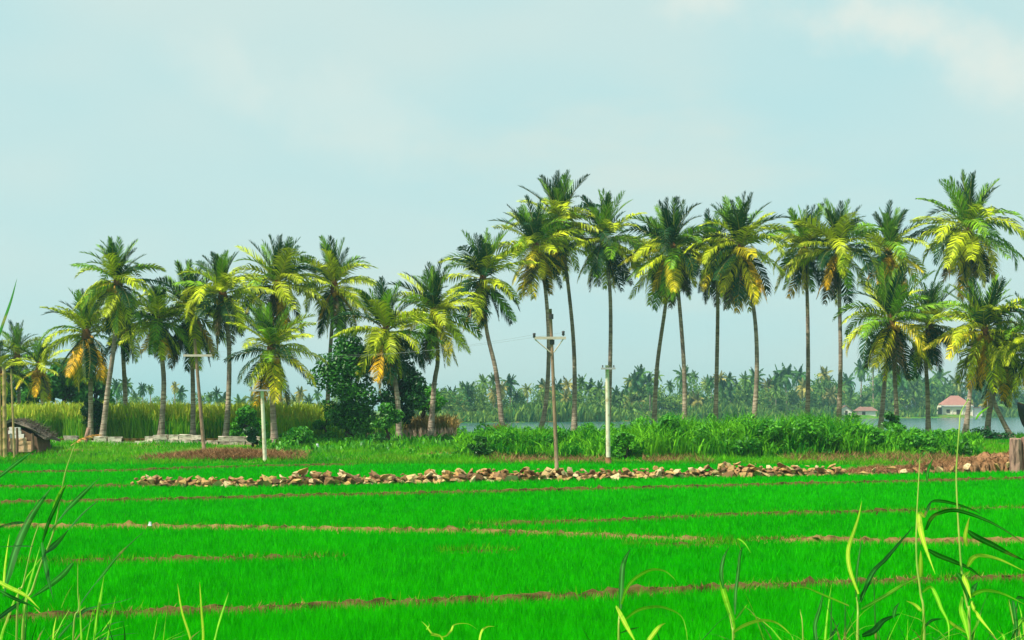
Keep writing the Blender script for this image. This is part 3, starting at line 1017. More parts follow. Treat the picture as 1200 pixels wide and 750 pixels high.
A = 'coconut palm '
PALMS = [
    # Y, pixel points foot -> heart, crown radius px, label
    (96, [(106, 516), (106, 450), (101, 392)], 47, 'leaning dark stemmed coconut palm left of the tallest left-hand palm, crown below it', 2, .5, {}),
    (90, [(119, 521), (126, 460), (134, 400), (138, 332)], 44, 'tallest coconut palm of the far left group, curved pale trunk and orange hanging frond', 3, .7, {}),
    (98, [(147, 520), (147, 470), (144, 405), (146, 382)], 34, 'straight grey trunked coconut palm just right of the curved pale trunk', 4, .3, dict(nf=52)),
    (93, [(188, 519), (192, 450), (188, 405), (186, 378)], 38, 'thin coconut palm standing alone between the grey trunk and the leaning pole', 5, .4, dict(nf=74)),
    (95, [(226, 518), (226, 450), (223, 368)], 50, 'dark coconut palm right behind the leaning wooden crossarm pole', 6, .4, {}),
    (92, [(264, 519), (268, 460), (268, 400), (261, 346)], 47, 'coconut palm with a bent pale trunk right of the leaning wooden pole', 7, .6, {}),
    (101, [(330, 514), (327, 430), (325, 335)], 50, 'tall coconut palm rising behind the bright low palm at the short white pole', 8, .5, {}),
    (88, [(322, 519), (319, 460), (318, 410)], 48, 'low bright coconut palm just right of the short white pole', 9, .7, dict(rt=1.1)),
    (104, [(382, 512), (386, 430), (392, 336)], 46, 'coconut palm rising behind the dark leafy tree, thin spiky crown', 10, .5, {}),
    (92, [(468, 518), (466, 470), (460, 430), (452, 390)], 50, 'low coconut palm with yellow drooping fronds right of the dark leafy tree', 11, .8, {}),
    (97, [(504, 512), (509, 450), (513, 420), (509, 368)], 49, 'coconut palm standing over the dry tan reeds', 12, .6, {}),
    (104, [(590, 505), (582, 440), (570, 385), (566, 328)], 49, 'solitary coconut palm leaning left beside the gap before the tall group', 13, .6, {}),
    (108, [(631, 506), (640, 470), (643, 400), (638, 330), (628, 290)], 47, 'tall coconut palm curving from its foot behind the crossarm pole with black insulators', 14, .7, {}),
    (112, [(673, 505), (673, 420), (667, 345), (656, 264)], 51, 'tall coconut palm between the insulator pole and the taller white pole', 15, .6, dict(nf=74)),
    (110, [(712, 506), (715, 430), (715, 345), (708, 283)], 47, 'tall coconut palm directly behind the taller white pole', 16, .6, {}),
    (114, [(766, 506), (770, 430), (781, 345), (777, 302)], 44, 'coconut palm leaning right, left trunk of the crossing pair', 17, .6, {}),
    (108, [(802, 506), (802, 440), (796, 355), (789, 292)], 49, 'coconut palm leaning left, right trunk of the crossing pair', 18, .6, {}),
    (113, [(838, 508), (840, 430), (841, 345), (837, 300)], 42, 'straight dark trunked coconut palm right of the crossing pair', 19, .5, {}),
    (106, [(882, 505), (887, 430), (883, 360), (868, 292)], 54, 'broad crowned coconut palm with a trunk bowed to the right', 20, .7, dict(nf=76)),
    (112, [(946, 504), (947, 430), (946, 350), (943, 292)], 43, 'coconut palm with ragged top fronds, first right of the bowed trunk', 21, .7, {}),
    (108, [(982, 504), (985, 430), (984, 360), (983, 292)], 49, 'coconut palm with a straight pale trunk left of the two small far sheds', 22, .6, {}),
    (116, [(1031, 505), (1038, 430), (1042, 360), (1041, 296)], 46, 'tall coconut palm whose crown stands above the low dark palm', 23, .6, {}),
    (104, [(1052, 508), (1049, 450), (1044, 378)], 54, 'low dark coconut palm with long pale fronds reaching left over the lake', 24, .6, {}),
    (106, [(1088, 507), (1087, 460), (1085, 420), (1089, 382)], 44, 'short coconut palm standing between the low dark palm and the red roofed house', 25, .5, {}),
    (114, [(1131, 506), (1139, 430), (1138, 340), (1136, 272)], 56, 'tallest coconut palm, full round crown high at the right side', 26, .6, dict(nf=80)),
    (100, [(1188, 511), (1176, 495), (1164, 468), (1157, 430), (1154, 388)], 54, 'low wide coconut palm with a leaning trunk in front of the tallest palm', 27, .8, dict(nf=74)),
    (103, [(1156, 509), (1160, 480), (1170, 440), (1176, 418)], 44, 'squat dark coconut palm left of the black hull', 28, .4, dict(nf=54, rt=1.2)),
    (98, [(1222, 515), (1220, 460), (1212, 402)], 48, 'coconut palm at the frame edge, yellow fronds hanging over the stump', 29, .9, {}),
    (120, [(22, 500), (22, 460), (20, 418)], 32, 'small dark coconut palm behind the hut', 30, .1, dict(nf=52)),
    (118, [(50, 500), (50, 470), (46, 432)], 29, 'small yellowing coconut palm right of the hut', 31, 1.0, dict(nf=52)),
    (112, [(-6, 505), (-4, 470), (-2, 436)], 30, 'small coconut palm half outside the picture beside the bamboo poles', 32, .4, dict(nf=48)),
]
for Yb, tp, rp, lab, sd, tone, kw in PALMS:
    palm(Yb, tp, rp, lab, sd, tone, **kw)

# ------------------------------------------------------------------ leafy trees and shrubs
def leaf_cloud(mb_seed, clumps, leaf_size, n, flat=.5):
    """leaf sized faces gathered in clumps (x, y, z, rx, ry, rz)"""
    g = np.random.default_rng(mb_seed)
    clumps = np.array(clumps, float)
    vol = (clumps[:, 3] * clumps[:, 4] * clumps[:, 5]) ** .67
    idx = g.choice(len(clumps), n, p=vol / vol.sum())
    d = g.normal(0, 1, (n, 3))
    d /= np.linalg.norm(d, axis=1)[:, None]
    rad = g.uniform(.35, 1.0, n) ** .6 * (1 + .12 * np.sin(d[:, 0] * 5 + idx) * np.sin(d[:, 2] * 6))
    c = clumps[idx, :3] + d * rad[:, None] * clumps[idx, 3:]
    nrm = d * .6 + g.normal(0, .7, (n, 3)) + np.array([0, 0, flat])
    nrm /= np.linalg.norm(nrm, axis=1)[:, None]
    a = np.cross(nrm, g.normal(0, 1, (n, 3)))
    a /= np.linalg.norm(a, axis=1)[:, None] + 1e-6
    b = np.cross(nrm, a)
    s = leaf_size * g.uniform(.6, 1.35, n)[:, None]
    V = np.stack([c - a * s, c - b * s * .5, c + a * s, c + b * s * .5], 1).reshape(-1, 3)
    T = np.arange(n * 4).reshape(n, 4)
    tint = np.repeat(np.clip(g.normal(.45, .25, n) + .15 * g.normal(0, 1, len(clumps))[idx], 0, 1), 4)
    return V, T, tint


def clumps_in(seed, n, w, d, h, z0, size):
    r = random.Random(seed)
    out = []
    for i in range(n):
        t = r.uniform(0, 1)
        ww = math.sin(math.pi * (.18 + .72 * t)) ** .7
        th = r.uniform(0, 6.28)
        q = math.sqrt(r.uniform(.05, 1))
        s = size * r.uniform(.45, 1.45)
        out.append((math.cos(th) * q * w * ww, math.sin(th) * q * d * ww, z0 + t * h, s, s, s * .8))
    return out


def broadleaf(px, py_top, py_low, py_foot, wpx, Yb, label, seed, leafm, nleaf=2600, ls=.24, name='leafy_tree', cat='tree', group=None, ncl=22):
    bx = PX(px, Yb)
    bz = float(tz(bx, Yb))
    root = empty(name, (bx, Yb, bz), label, cat, group)
    k_ = Yb / F
    zt, zl = PZ(py_top, Yb) - bz, PZ(py_low, Yb) - bz
    w = wpx * k_ / 2
    if ls < .3 and nleaf < 5000:
        nleaf, ls = int(nleaf * 2.2), ls * .68
    size = max(.25, w * .34)
    cl = clumps_in(seed, ncl, max(.1, w - size * .6), max(.1, w - size * .6), max(.1, zt - zl - size), zl + size * .5, size)
    mb = MB()
    r = random.Random(seed + 5)
    zf = min(zl + .4 * (zt - zl), zt)
    tr = max(.05, w * .09)
    pts = spline([(0, 0, -.1), (r.uniform(-.1, .1) * w, 0, zf * .5), (r.uniform(-.2, .2) * w, 0, zf)], 4)
    mb.tube(pts, [tr * (1.5 - .8 * i / (len(pts) - 1)) for i in range(len(pts))], 8)
    for c in cl[:9]:
        a = np.array(pts[-1 - r.randrange(4)])
        e = np.array(c[:3])
        mid = (a + e) / 2 + np.array([0, 0, .1 * w])
        mb.tube([a, mid, e], [tr * .5, tr * .32, tr * .08], 5, 0, False)
    mb.build('trunk' if cat == 'tree' else 'stem', M['tree_bark'], root, True)
    V, T, tn = leaf_cloud(seed, cl, ls, nleaf)
    link('crown' if cat == 'tree' else 'foliage', np_mesh('crown', V, T, tn, [M[leafm]]), None, root)
    return root


broadleaf(408, 391, 506, 519, 80, 93, 'big dark leafy tree with a thick black trunk among the palms', 41, 'tree_leaf', 11000, .14, ncl=44)
broadleaf(464, 398, 496, 512, 80, 99, 'dense dark leafy tree behind the low palm with yellow drooping fronds', 42, 'dark_leaf', 8000, .15, ncl=34)
broadleaf(455, 470, 524, 528, 38, 87, 'dark upright leafy bush at the foot of the low yellow palm', 43, 'tree_leaf', 1500, .17, 'leafy_bush', 'bush', ncl=16)
broadleaf(291, 474, 516, 519, 42, 91, 'round dark green bush left of the short white pole', 44, 'shrub_leaf', 1500, .19, 'leafy_bush', 'bush', ncl=16)
broadleaf(296, 498, 522, 524, 26, 85, 'small very dark bush in front of the round green bush', 45, 'dark_leaf', 800, .15, 'leafy_bush', 'bush', ncl=9)
broadleaf(352, 503, 526, 528, 40, 84, 'low bright green bush right of the short white pole', 46, 'shrub_leaf', 1100, .16, 'leafy_bush', 'bush', ncl=12)
broadleaf(382, 482, 512, 514, 26, 96, 'pale green bush left of the black trunk of the big leafy tree', 47, 'shrub_leaf', 700, .18, 'leafy_bush', 'bush', ncl=9)
broadleaf(428, 478, 512, 515, 30, 97, 'mid green bush right of the black trunk of the big leafy tree', 48, 'shrub_leaf', 800, .18, 'leafy_bush', 'bush', ncl=9)
broadleaf(112, 466, 505, 512, 36, 97, 'dark leafy bush wrapped round the dark palm stem', 49, 'dark_leaf', 1100, .2, 'leafy_bush', 'bush', ncl=12)
broadleaf(75, 428, 476, 505, 70, 128, 'dark spreading leafy tree behind the cane field', 50, 'tree_leaf', 2200, .34, ncl=22)
broadleaf(38, 440, 480, 505, 50, 126, 'dark leafy tree behind the hut', 51, 'tree_leaf', 1700, .32, ncl=16)
broadleaf(112, 440, 478, 505, 46, 132, 'rounded leafy tree behind the cane field beside the dark palm stem', 52, 'tree_leaf', 1500, .34, ncl=16)
broadleaf(4, 450, 492, 508, 40, 118, 'leafy tree half outside the picture behind the bamboo poles', 53, 'tree_leaf', 1200, .3, ncl=14)
broadleaf(496, 452, 484, 508, 56, 103, 'yellow green bush behind the dry tan reeds', 54, 'shrub_leaf', 1000, .2, 'leafy_bush', 'bush', ncl=12)
wc = []
rw = random.Random(321)
for i in range(85):
    px = rw.uniform(540, 1140)
    Yc_ = rw.uniform(79.5, 93)
    cr = float(np.interp(px, [540, 600, 720, 760, 850, 950, 1000, 1060, 1140], [.7, .9, .9, 1.5, 1.7, 1.7, 1.6, .8, .6]))
    sz = rw.uniform(.25, .62)
    xx = PX(px, Yc_)
    wc.append((xx, Yc_, float(tz(xx, Yc_)) + cr * rw.uniform(.35, 1.0) + .1, sz, sz, sz * .9))
V, T, tn = leaf_cloud(77, wc, .11, 13000, .6)
tag(link('leafy_weeds', np_mesh('leafy_weeds', V, T, tn, [M['shrub_leaf']])), 'bright leafy weeds tangled through the lakeside reeds', 'weeds', kind='stuff')
for px, pt, pf, w, Yb, lab, sd, lm in (
        (562, 506, 542, 24, 78, 'dark bushy weed at the reed edge below the solitary leaning palm', 61, 'tree_leaf'),
        (735, 505, 540, 34, 79, 'leafy weed clump right of the taller white pole', 62, 'shrub_leaf'),
        (780, 488, 538, 44, 82, 'tall leafy shrub below the crossing pair of palms', 63, 'shrub_leaf'),
        (828, 500, 538, 36, 82, 'leafy shrub left of the straight dark trunk foot', 64, 'shrub_leaf'),
        (868, 505, 540, 40, 80, 'leafy shrub below the bowed trunk', 65, 'shrub_leaf'),
        (908, 488, 541, 44, 81, 'highest leafy shrub in the reeds between two palm trunks', 66, 'shrub_leaf'),
        (962, 492, 541, 44, 80, 'leafy shrub left of the straight pale trunk', 67, 'shrub_leaf'),
        (1012, 498, 540, 40, 81, 'leafy shrub below the two small far sheds', 68, 'shrub_leaf'),
        (1042, 478, 510, 20, 100, 'dark bush between two dark palm stems at the lake edge', 69, 'tree_leaf'),
        (1078, 508, 540, 40, 80, 'leafy weed clump below the short palm', 70, 'shrub_leaf'),
        (1122, 512, 540, 36, 80, 'leafy weed clump below the red roofed house', 71, 'tree_leaf'),
        (1160, 503, 524, 50, 96, 'dark bush under the leaning trunk beside the stump', 72, 'dark_leaf')):
    broadleaf(px, pt + 2, pf - 3, pf, w * 1.25, Yb, lab, sd, lm, 700, .2, 'leafy_shrub', 'shrub', 'shrubs standing in the lakeside reeds', ncl=12)

# ------------------------------------------------------------------ far shore
def far_crown_mesh(seed):
    r = random.Random(seed)
    mb = MB()
    for i in range(22):
        u = (i + .5) / 22
        e, b = FV[min(11, int(u * 12))]
        fm = frond_mesh('tmp', e - 6, b * r.uniform(1.5, 2.4), seed * 50 + i, 15, .05, True)
        Mz = Matrix.Rotation(i * 2.4 + r.uniform(-.3, .3), 3, 'Z')
        s = r.uniform(.85, 1.1)
        vs = [Mz @ (v.co * s) for v in fm.vertices]
        mb.add(vs, [tuple(p.vertices) for p in fm.polygons], 0, min(1, max(0, u * .8 + r.uniform(-.2, .3))))
        bpy.data.meshes.remove(fm)
    me = mb.mesh('crown')
    me.materials.append(M['frond'])
    return me


FARC = [far_crown_mesh(s) for s in range(9)]
mb = MB()
mb.tube([(0, 0, -.02), (.01, 0, .35), (.02, .01, .7), (0, 0, 1)], [.028, .020, .017, .013], 6)
FART = mb.mesh('trunk', True)
FART.materials.append(M['bark'])
FCOL = [(0.06, 0.21, 0.035), (0.18, 0.34, 0.05), (0.38, 0.44, 0.09), (0.10, 0.25, 0.04), (0.50, 0.44, 0.11), (0.04, 0.15, 0.04), (0.13, 0.28, 0.04)]


def far_palm(px, top, Yb, r, label, group, rs=1.0):
    x = PX(px, Yb)
    z = float(tz(x, Yb))
    L = r.choice((r.uniform(8, 12), r.uniform(11, 15), r.uniform(13, 17))) * rs * Yb / F
    H = PZ(top, Yb) - z - L * .75
    root = empty('far_palm', (x, Yb, z), label, 'palm', group)
    t = link('trunk', FART, None, root)
    t.scale = (max(8, H) * .8, max(8, H) * .8, H)
    t.rotation_euler = (0, 0, r.uniform(0, 6))
    c = link('crown', r.choice(FARC), None, root)
    c.location = (0, 0, H)
    c.rotation_euler = (r.uniform(-.15, .15), r.uniform(-.15, .15), r.uniform(0, 6.28))
    c.scale = (L, L, L)
    cc = r.choice(FCOL)
    f = r.uniform(.8, 1.2)
    c.color = (cc[0] * f, cc[1] * f, cc[2] * f, 1)


r = random.Random(99)
topf = lambda px: float(np.interp(px, [480, 520, 535, 560, 590, 620, 655, 690, 720, 750, 780, 805, 835, 865, 900, 950, 1000, 1020, 1060, 1100, 1150, 1230],
                                  [455, 440, 434, 432, 440, 440, 446, 440, 446, 430, 440, 426, 440, 434, 432, 428, 430, 420, 430, 432, 436, 430]))
HW = ((1094, 1156), (980, 1030))
hw = lambda p: any(a < p < b for a, b in HW)
px = 482.0
while px < 1240:
    d0 = float(far_shore((px - 600) / F)) + (26 if hw(px) else 0)
    far_palm(px, topf(px) + r.choice((r.uniform(-3, 5), r.uniform(4, 20))), d0 + r.uniform(8, 30), r, 'hazy coconut palm in the belt along the far lake shore', 'palms on the far lake shore')
    for _ in range(r.choice((0, 1, 1, 2))):
        far_palm(px + r.uniform(-6, 6), topf(px) + r.uniform(14, 40), d0 + r.uniform(2, 12), r, 'hazy coconut palm in the belt along the far lake shore', 'palms on the far lake shore', .9)
    px += r.choice((r.uniform(4, 7), r.uniform(7, 12), r.uniform(10, 18)))
for px in (137, 148, 158, 167, 176, 205, 212, 246, 254, 262, 281, 296, 312, 336, 345, 352, 362, 372):
    far_palm(px, 446 + r.uniform(-4, 14) + (6 if px > 240 else 0), 300 + r.uniform(-10, 40), r, 'pale distant coconut palm showing over the cane field', 'distant palms beyond the cane field', .8)

# far broadleaf trees filling the belt under the palms
FARL = []
for s in range(5):
    cl = clumps_in(200 + s, 14, .62, .5, .75, .2, .30)
    V, T, tn = leaf_cloud(300 + s, cl, .055, 1100)
    FARL.append(np_mesh('crown', V, T, tn, [M['far_leaf']]))
mb = MB()
mb.tube([(0, 0, -.05), (.02, 0, .25), (0, 0, .55)], [.05, .035, .02], 6)
FLT = mb.mesh('trunk', True)
FLT.materials.append(M['tree_bark'])


def far_tree(px, top, Yb, wpx, label, group):
    x = PX(px, Yb)
    z = float(tz(x, Yb))
    root = empty('far_tree', (x, Yb, z), label, 'tree', group)
    H = (PZ(top, Yb) - z) / 1.25
    w = wpx * Yb / F / 1.9
    for nm, me in (('trunk', FLT), ('crown', r.choice(FARL))):
        o = link(nm, me, None, root)
        o.scale = (w, w, H)
        o.rotation_euler = (0, 0, r.uniform(0, 6.28))


px = 476.0
while px < 1240:
    d0 = float(far_shore((px - 600) / F)) + (30 if hw(px) else 0)
    far_tree(px, topf(px) + r.choice((r.uniform(4, 12), r.uniform(8, 22), r.uniform(14, 30))), d0 + r.uniform(6, 36), r.uniform(26, 60), 'dark hazy leafy tree under the palms of the far lake shore', 'leafy trees on the far lake shore')
    px += r.uniform(7, 12)
px = 482.0
while px < 1240:
    d0 = float(far_shore((px - 600) / F))
    far_tree(px, topf(px) + r.uniform(34, 46), d0 + r.uniform(-1, 7), r.uniform(14, 28), 'low hazy bush at the far water line', 'bushes at the far water line') if not hw(px) else None
    px += r.uniform(9, 15)
for px in (120, 140, 156, 172, 190, 210, 236, 258, 284, 306, 330, 352, 376, 396):
    far_tree(px, 456 + r.uniform(-2, 8), 330 + r.uniform(0, 40), r.uniform(20, 34), 'pale distant leafy tree showing over the cane field', 'distant leafy trees beyond the cane field')
# undergrowth along the far water line
n = 24000
s_ = rng.uniform(-.09, .42, n)
Yb = far_shore(s_) + rng.uniform(-6.5, 10, n)
X = s_ * Yb
zz = tz(X, Yb)
spx = 600 + s_ * F
keep = (zz > -.35) & ~((spx > 1096) & (spx < 1152)) & ~((spx > 983) & (spx < 1027))
P = np.stack([X, Yb, zz], 1)[keep]
n = len(P)
V, T, kk = blades(P, rng.uniform(1.2, 5.0, n) * (.7 + .3 * np.sin(P[:, 0] * .12)), rng.uniform(.4, 1.0, n), rng.uniform(.1, .5, n), seg=2)
tag(link('far_undergrowth', np_mesh('far_undergrowth', V, T, np.repeat(rng.uniform(0, 1, n), kk), [M['far_leaf']])),
    'hazy green undergrowth along the far lake shore', 'undergrowth', kind='stuff')

# ------------------------------------------------------------------ far houses
def hip_roof(mb, x0, x1, y0, y1, z0, z1, ridge, ov=.5):
    a = [(x0 - ov, y0 - ov, z0), (x1 + ov, y0 - ov, z0), (x1 + ov, y1 + ov, z0), (x0 - ov, y1 + ov, z0)]
    cx, cy = (x0 + x1) / 2, (y0 + y1) / 2
    b = [(cx - ridge, cy, z1), (cx + ridge, cy, z1)]
    mb.add(a + b, [(0, 1, 5, 4), (1, 2, 5), (2, 3, 4, 5), (3, 0, 4), (3, 2, 1, 0)])


Yh = 558.5
hx = PX(1122, Yh)
k_ = Yh / F
hz = .35
h1 = empty('red_roof_house', (hx, Yh, hz), 'small cream house with a red hipped roof across the lake', 'house')
mb = MB(); mb.box((0, 3.5, 2.2), (12.4, 7, 4.6)); wl = mb.build('wall', M['cream_wall'], h1)
mb = MB(); mb.box((.8, 2.6, -.45), (16, 10, .9)); mb.build('plinth', M['grey_band'], h1)
mb = MB(); hip_roof(mb, -5.6, 5.6, .6, 6.4, 4.55, 8.4, 1.6, .6); mb.build('roof', M['roof_tile'], h1)
mb = MB(); mb.box((0, -.35, 4.0), (13.0, .7, .5)); mb.build('veranda_roof', M['grey_band'], h1)
for xx in (-6.2, -2.2, 2.2, 6.2):
    mb = MB(); mb.box((xx, -.12, 1.85), (.35, .22, 3.7)); mb.build('pillar', M['white_wall'], h1)
mb = MB(); mb.box((.4, -.04, 1.3), (1.6, .12, 2.6)); mb.build('door', M['dark_opening'], h1)
for xx in (-3.8, 4.0):
    mb = MB(); mb.box((xx, -.04, 2.0), (1.4, .12, 1.4)); mb.build('window', M['dark_opening'], h1)
mb = MB(); mb.box((8.6, 3.0, 1.7), (3.4, 5, 3.4)); an = mb.build('annex', M['white_wall'], h1)
mb = MB(); mb.box((8.6, 2.8, 3.52), (4.2, 6, .25)); mb.build('annex_roof', M['brown_roof'], an)
mb = MB(); mb.box((-6.75, 1.2, 1.8), (1.0, 2.2, 3.6)); mb.build('side_porch', M['dark_opening'], h1)

Yh = 491.0
hx = PX(991, Yh)
h2 = empty('gabled_shed', (hx, Yh, float(tz(hx, Yh))), 'tiny pale gabled shed across the lake beside the straight pale trunk', 'shed')
mb = MB(); mb.add([(-2.2, 0, -.3), (2.2, 0, -.3), (2.2, 0, 1.6), (0, 0, 3.2), (-2.2, 0, 1.6), (-2.2, 5, -.3), (2.2, 5, -.3), (2.2, 5, 1.6), (0, 5, 3.2), (-2.2, 5, 1.6)],
                  [(0, 1, 2, 3, 4), (9, 8, 7, 6, 5), (1, 6, 7, 2), (5, 0, 4, 9)])
mb.build('wall', M['cream_wall'], h2)
mb = MB()
for sg in (-1, 1):
    mb.add([(sg * 2.7, -.4, 1.3), (0, -.4, 3.27), (0, 5.4, 3.27), (sg * 2.7, 5.4, 1.3), (sg * 2.7, -.4, 1.45), (0, -.4, 3.45), (0, 5.4, 3.45), (sg * 2.7, 5.4, 1.45)],
           [(0, 1, 2, 3), (4, 7, 6, 5), (0, 4, 5, 1), (2, 6, 7, 3), (0, 3, 7, 4)])
mb.build('roof', M['brown_roof'], h2)
mb = MB(); mb.box((.2, -.05, .7), (.9, .1, 1.7)); mb.build('door', M['dark_opening'], h2)
hx = PX(1016, 504)
h3 = empty('long_shed', (hx, 504, float(tz(hx, 504))), 'low brown roofed shed across the lake right of the tiny gabled shed', 'shed')
mb = MB(); mb.box((0, 2, .6), (6.6, 4, 2.0)); mb.build('wall', M['white_wall'], h3)
mb = MB(); hip_roof(mb, -3.6, 3.6, 0, 4, 1.6, 3.1, 2.4, .5); mb.build('roof', M['brown_roof'], h3)
mb = MB(); mb.box((-1.2, -.05, .5), (1.2, .12, 1.6)); mb.build('door', M['dark_opening'], h3)

# ------------------------------------------------------------------ poles and wires
def pole(name, label, Yb, foot, top, r0, r1, mat):
    bx = PX(foot[0], Yb)
    bz = float(tz(bx, Yb))
    root = empty(name, (bx, Yb, bz), label, 'utility pole')
    tx = PX(top[0], Yb) - bx
    tzv = PZ(top[1], Yb) - bz
    mb = MB()
    pts = [(tx * i / 6, 0, -.4 + (tzv + .4) * i / 6) for i in range(7)]
    mb.tube(pts, [r0 + (r1 - r0) * i / 6 for i in range(7)], 10)
    mb.build('post', mat, root, True)
    at_ = lambda px, py: Vector((PX(px, Yb) - bx, 0, PZ(py, Yb) - bz))
    return root, at_


# leaning wooden pole with one crossarm
pa, at_ = pole('wooden_pole', 'leaning wooden pole with a single pale crossarm in front of the left palms', 81.5, (240, 533), (228, 397), .12, .085, M['pole_wood'])
mb = MB()
a, b = at_(216, 419), at_(249, 414.5)
mb.box((a + b) / 2 + Vector((0, -.17, 0)), ((b - a).length, .12, .13), 0, 0)
arm = mb.build('crossarm', M['arm_metal'], pa)
for px, py in ((218, 416), (247, 412)):
    p = at_(px, py)
    mb = MB(); mb.tube([p + Vector((0, -.17, -.1)), p + Vector((0, -.17, .08)), p + Vector((0, -.17, .12))], [.03, .05, .02], 8)
    mb.build('insulator', M['black_ceramic'], pa, True)
# short white concrete pole on the left
pb, at_ = pole('concrete_pole', 'short white concrete pole left of the low bright palm', 75.5, (311, 545.5), (307, 456), .115, .095, M['white_concrete'])
mb = MB(); a, b = at_(293, 458), at_(317, 457)
mb.box((a + b) / 2 + Vector((0, -.17, 0)), ((b - a).length, .09, .09)); mb.build('crossarm', M['grey_band'], pb)
for px in (295, 315):
    p = at_(px, 455.5)
    mb = MB(); mb.tube([p + Vector((0, -.17, -.08)), p + Vector((0, -.17, .06)), p + Vector((0, -.17, .1))], [.025, .045, .02], 8)
    mb.build('insulator', M['black_ceramic'], pb, True)
# insulator pole in the middle
pc, at_ = pole('wooden_pole', 'tall thin wooden pole with black insulators on a braced crossarm', 66.5, (653, 553), (645, 362), .10, .07, M['pole_wood'])
mb = MB(); a, b = at_(626, 397.5), at_(663, 395)
mb.box((a + b) / 2 + Vector((0, -.15, 0)), ((b - a).length, .10, .13)); mb.build('crossarm', M['arm_metal'], pc)
for q, e in (((627, 398), (645, 413)), ((661, 396), (649, 413))):
    mb = MB(); mb.tube([at_(*q) + Vector((0, -.15, 0)), at_(*e) + Vector((0, -.1, 0))], .03, 6); mb.build('brace', M['arm_metal'], pc)
INS = []
for px, py in ((626, 393.5), (660, 391)):
    p = at_(px, py) + Vector((0, -.15, 0))
    mb = MB(); mb.tube([p + Vector((0, 0, -.12)), p + Vector((0, 0, -.06)), p + Vector((0, 0, .02)), p + Vector((0, 0, .10)), p + Vector((0, 0, .13))], [.03, .075, .06, .08, .03], 10)
    mb.build('insulator', M['black_ceramic'], pc, True)
    INS.append(p + pc.location + Vector((0, 0, .05)))
for py in (371, 401):
    p = at_(645.4 + (py - 363) * .042, py)
    mb = MB(); mb.tube([p + Vector((0, 0, -.12)), p + Vector((0, 0, .12))], [.12, .12], 10); mb.build('clamp', M['black_ceramic'], pc)
# taller white pole
pd, at_ = pole('concrete_pole', 'taller white concrete pole with a short crossarm standing before the reeds', 74.0, (713, 547), (711.5, 428), .125, .10, M['white_concrete'])
mb = MB(); a, b = at_(704, 432), at_(721, 432)
mb.box((a + b) / 2 + Vector((0, -.2, 0)), ((b - a).length, .1, .1)); mb.build('crossarm', M['grey_band'], pd)
for px in (706, 719):
    p = at_(px, 430)
    mb = MB(); mb.tube([p + Vector((0, -.2, -.06)), p + Vector((0, -.2, .05)), p + Vector((0, -.2, .09))], [.025, .04, .02], 8)
    mb.build('insulator', M['black_ceramic'], pd, True)
mb = MB(); p = Vector((0, 0, .22)); mb.tube([p + Vector((0, 0, -.3)), p + Vector((0, 0, .12)), p + Vector((0, 0, .2))], [.16, .155, .13], 10)
mb.build('footing', M['laterite'], pd, True)

ends = [(Vector((PX(218, 81.5), 81.33, PZ(415, 81.5))), 'wire strung from the left insulator of the middle pole to the leaning pole'),
        (Vector((PX(247, 81.5), 81.33, PZ(411, 81.5))), 'wire strung from the right insulator of the middle pole to the leaning pole')]
for (e, lab), i in zip(ends, INS):
    mb = MB()
    pts = []
    for q in range(25):
        t = q / 24
        p = Vector(i).lerp(e, t)
        p.z -= 1.3 * 4 * t * (1 - t) * .5
        pts.append(p)
    mb.tube(pts, .004, 4)
    tag(mb.build('overhead_wire', M['cable']), lab, 'wire')

# ------------------------------------------------------------------ low white wall on the left
Yw = 89.0
x0, x1 = PX(62, Yw), PX(303, Yw)
wall = empty('low_wall', ((x0 + x1) / 2, Yw, float(tz((x0 + x1) / 2, Yw))), 'low broken whitewashed wall in front of the cane field', 'wall')
blockm = []
for v in range(5):
    mb = MB()
    mb.box((0, 0, 0), (1, 1, 1), 0, 0, .09)
    me = mb.mesh('block')
    me.materials.append(M['limewash'])
    blockm.append(me)
x = x0
while x < x1:
    wd_ = random.uniform(.55, 1.15)
    px = 600 + (x + wd_ / 2) * F / Yw
    zb = float(tz(x, Yw)) - wall.location.z
    courses = 2 if random.random() < .93 else 1
    if 158 < px < 168 or 244 < px < 250:
        courses = 1
    z = zb - .1
    for c_ in range(courses):
        hh = random.uniform(.29, .33)
        o = link('block', random.choice(blockm), None, wall)
        o.location = (x + wd_ / 2 - wall.location.x + random.uniform(-.04, .04), random.uniform(-.05, .05), z + hh / 2)
        o.scale = (wd_ * .97, .34, hh * .97)
        o.rotation_euler = (0, random.uniform(-.04, .04), random.uniform(-.06, .06))
        f = random.choice((1.05, 1, 1, .95, .8, .55))
        o.color = (f, f * .97, f * .92, 1)
        z += hh
    x += wd_
rub = MB()
rub.box((0, .12, .12), (x1 - x0 - .4, .12, .4), 0, 0, .02)
rub.build('mortar_core', M['earth'], wall)

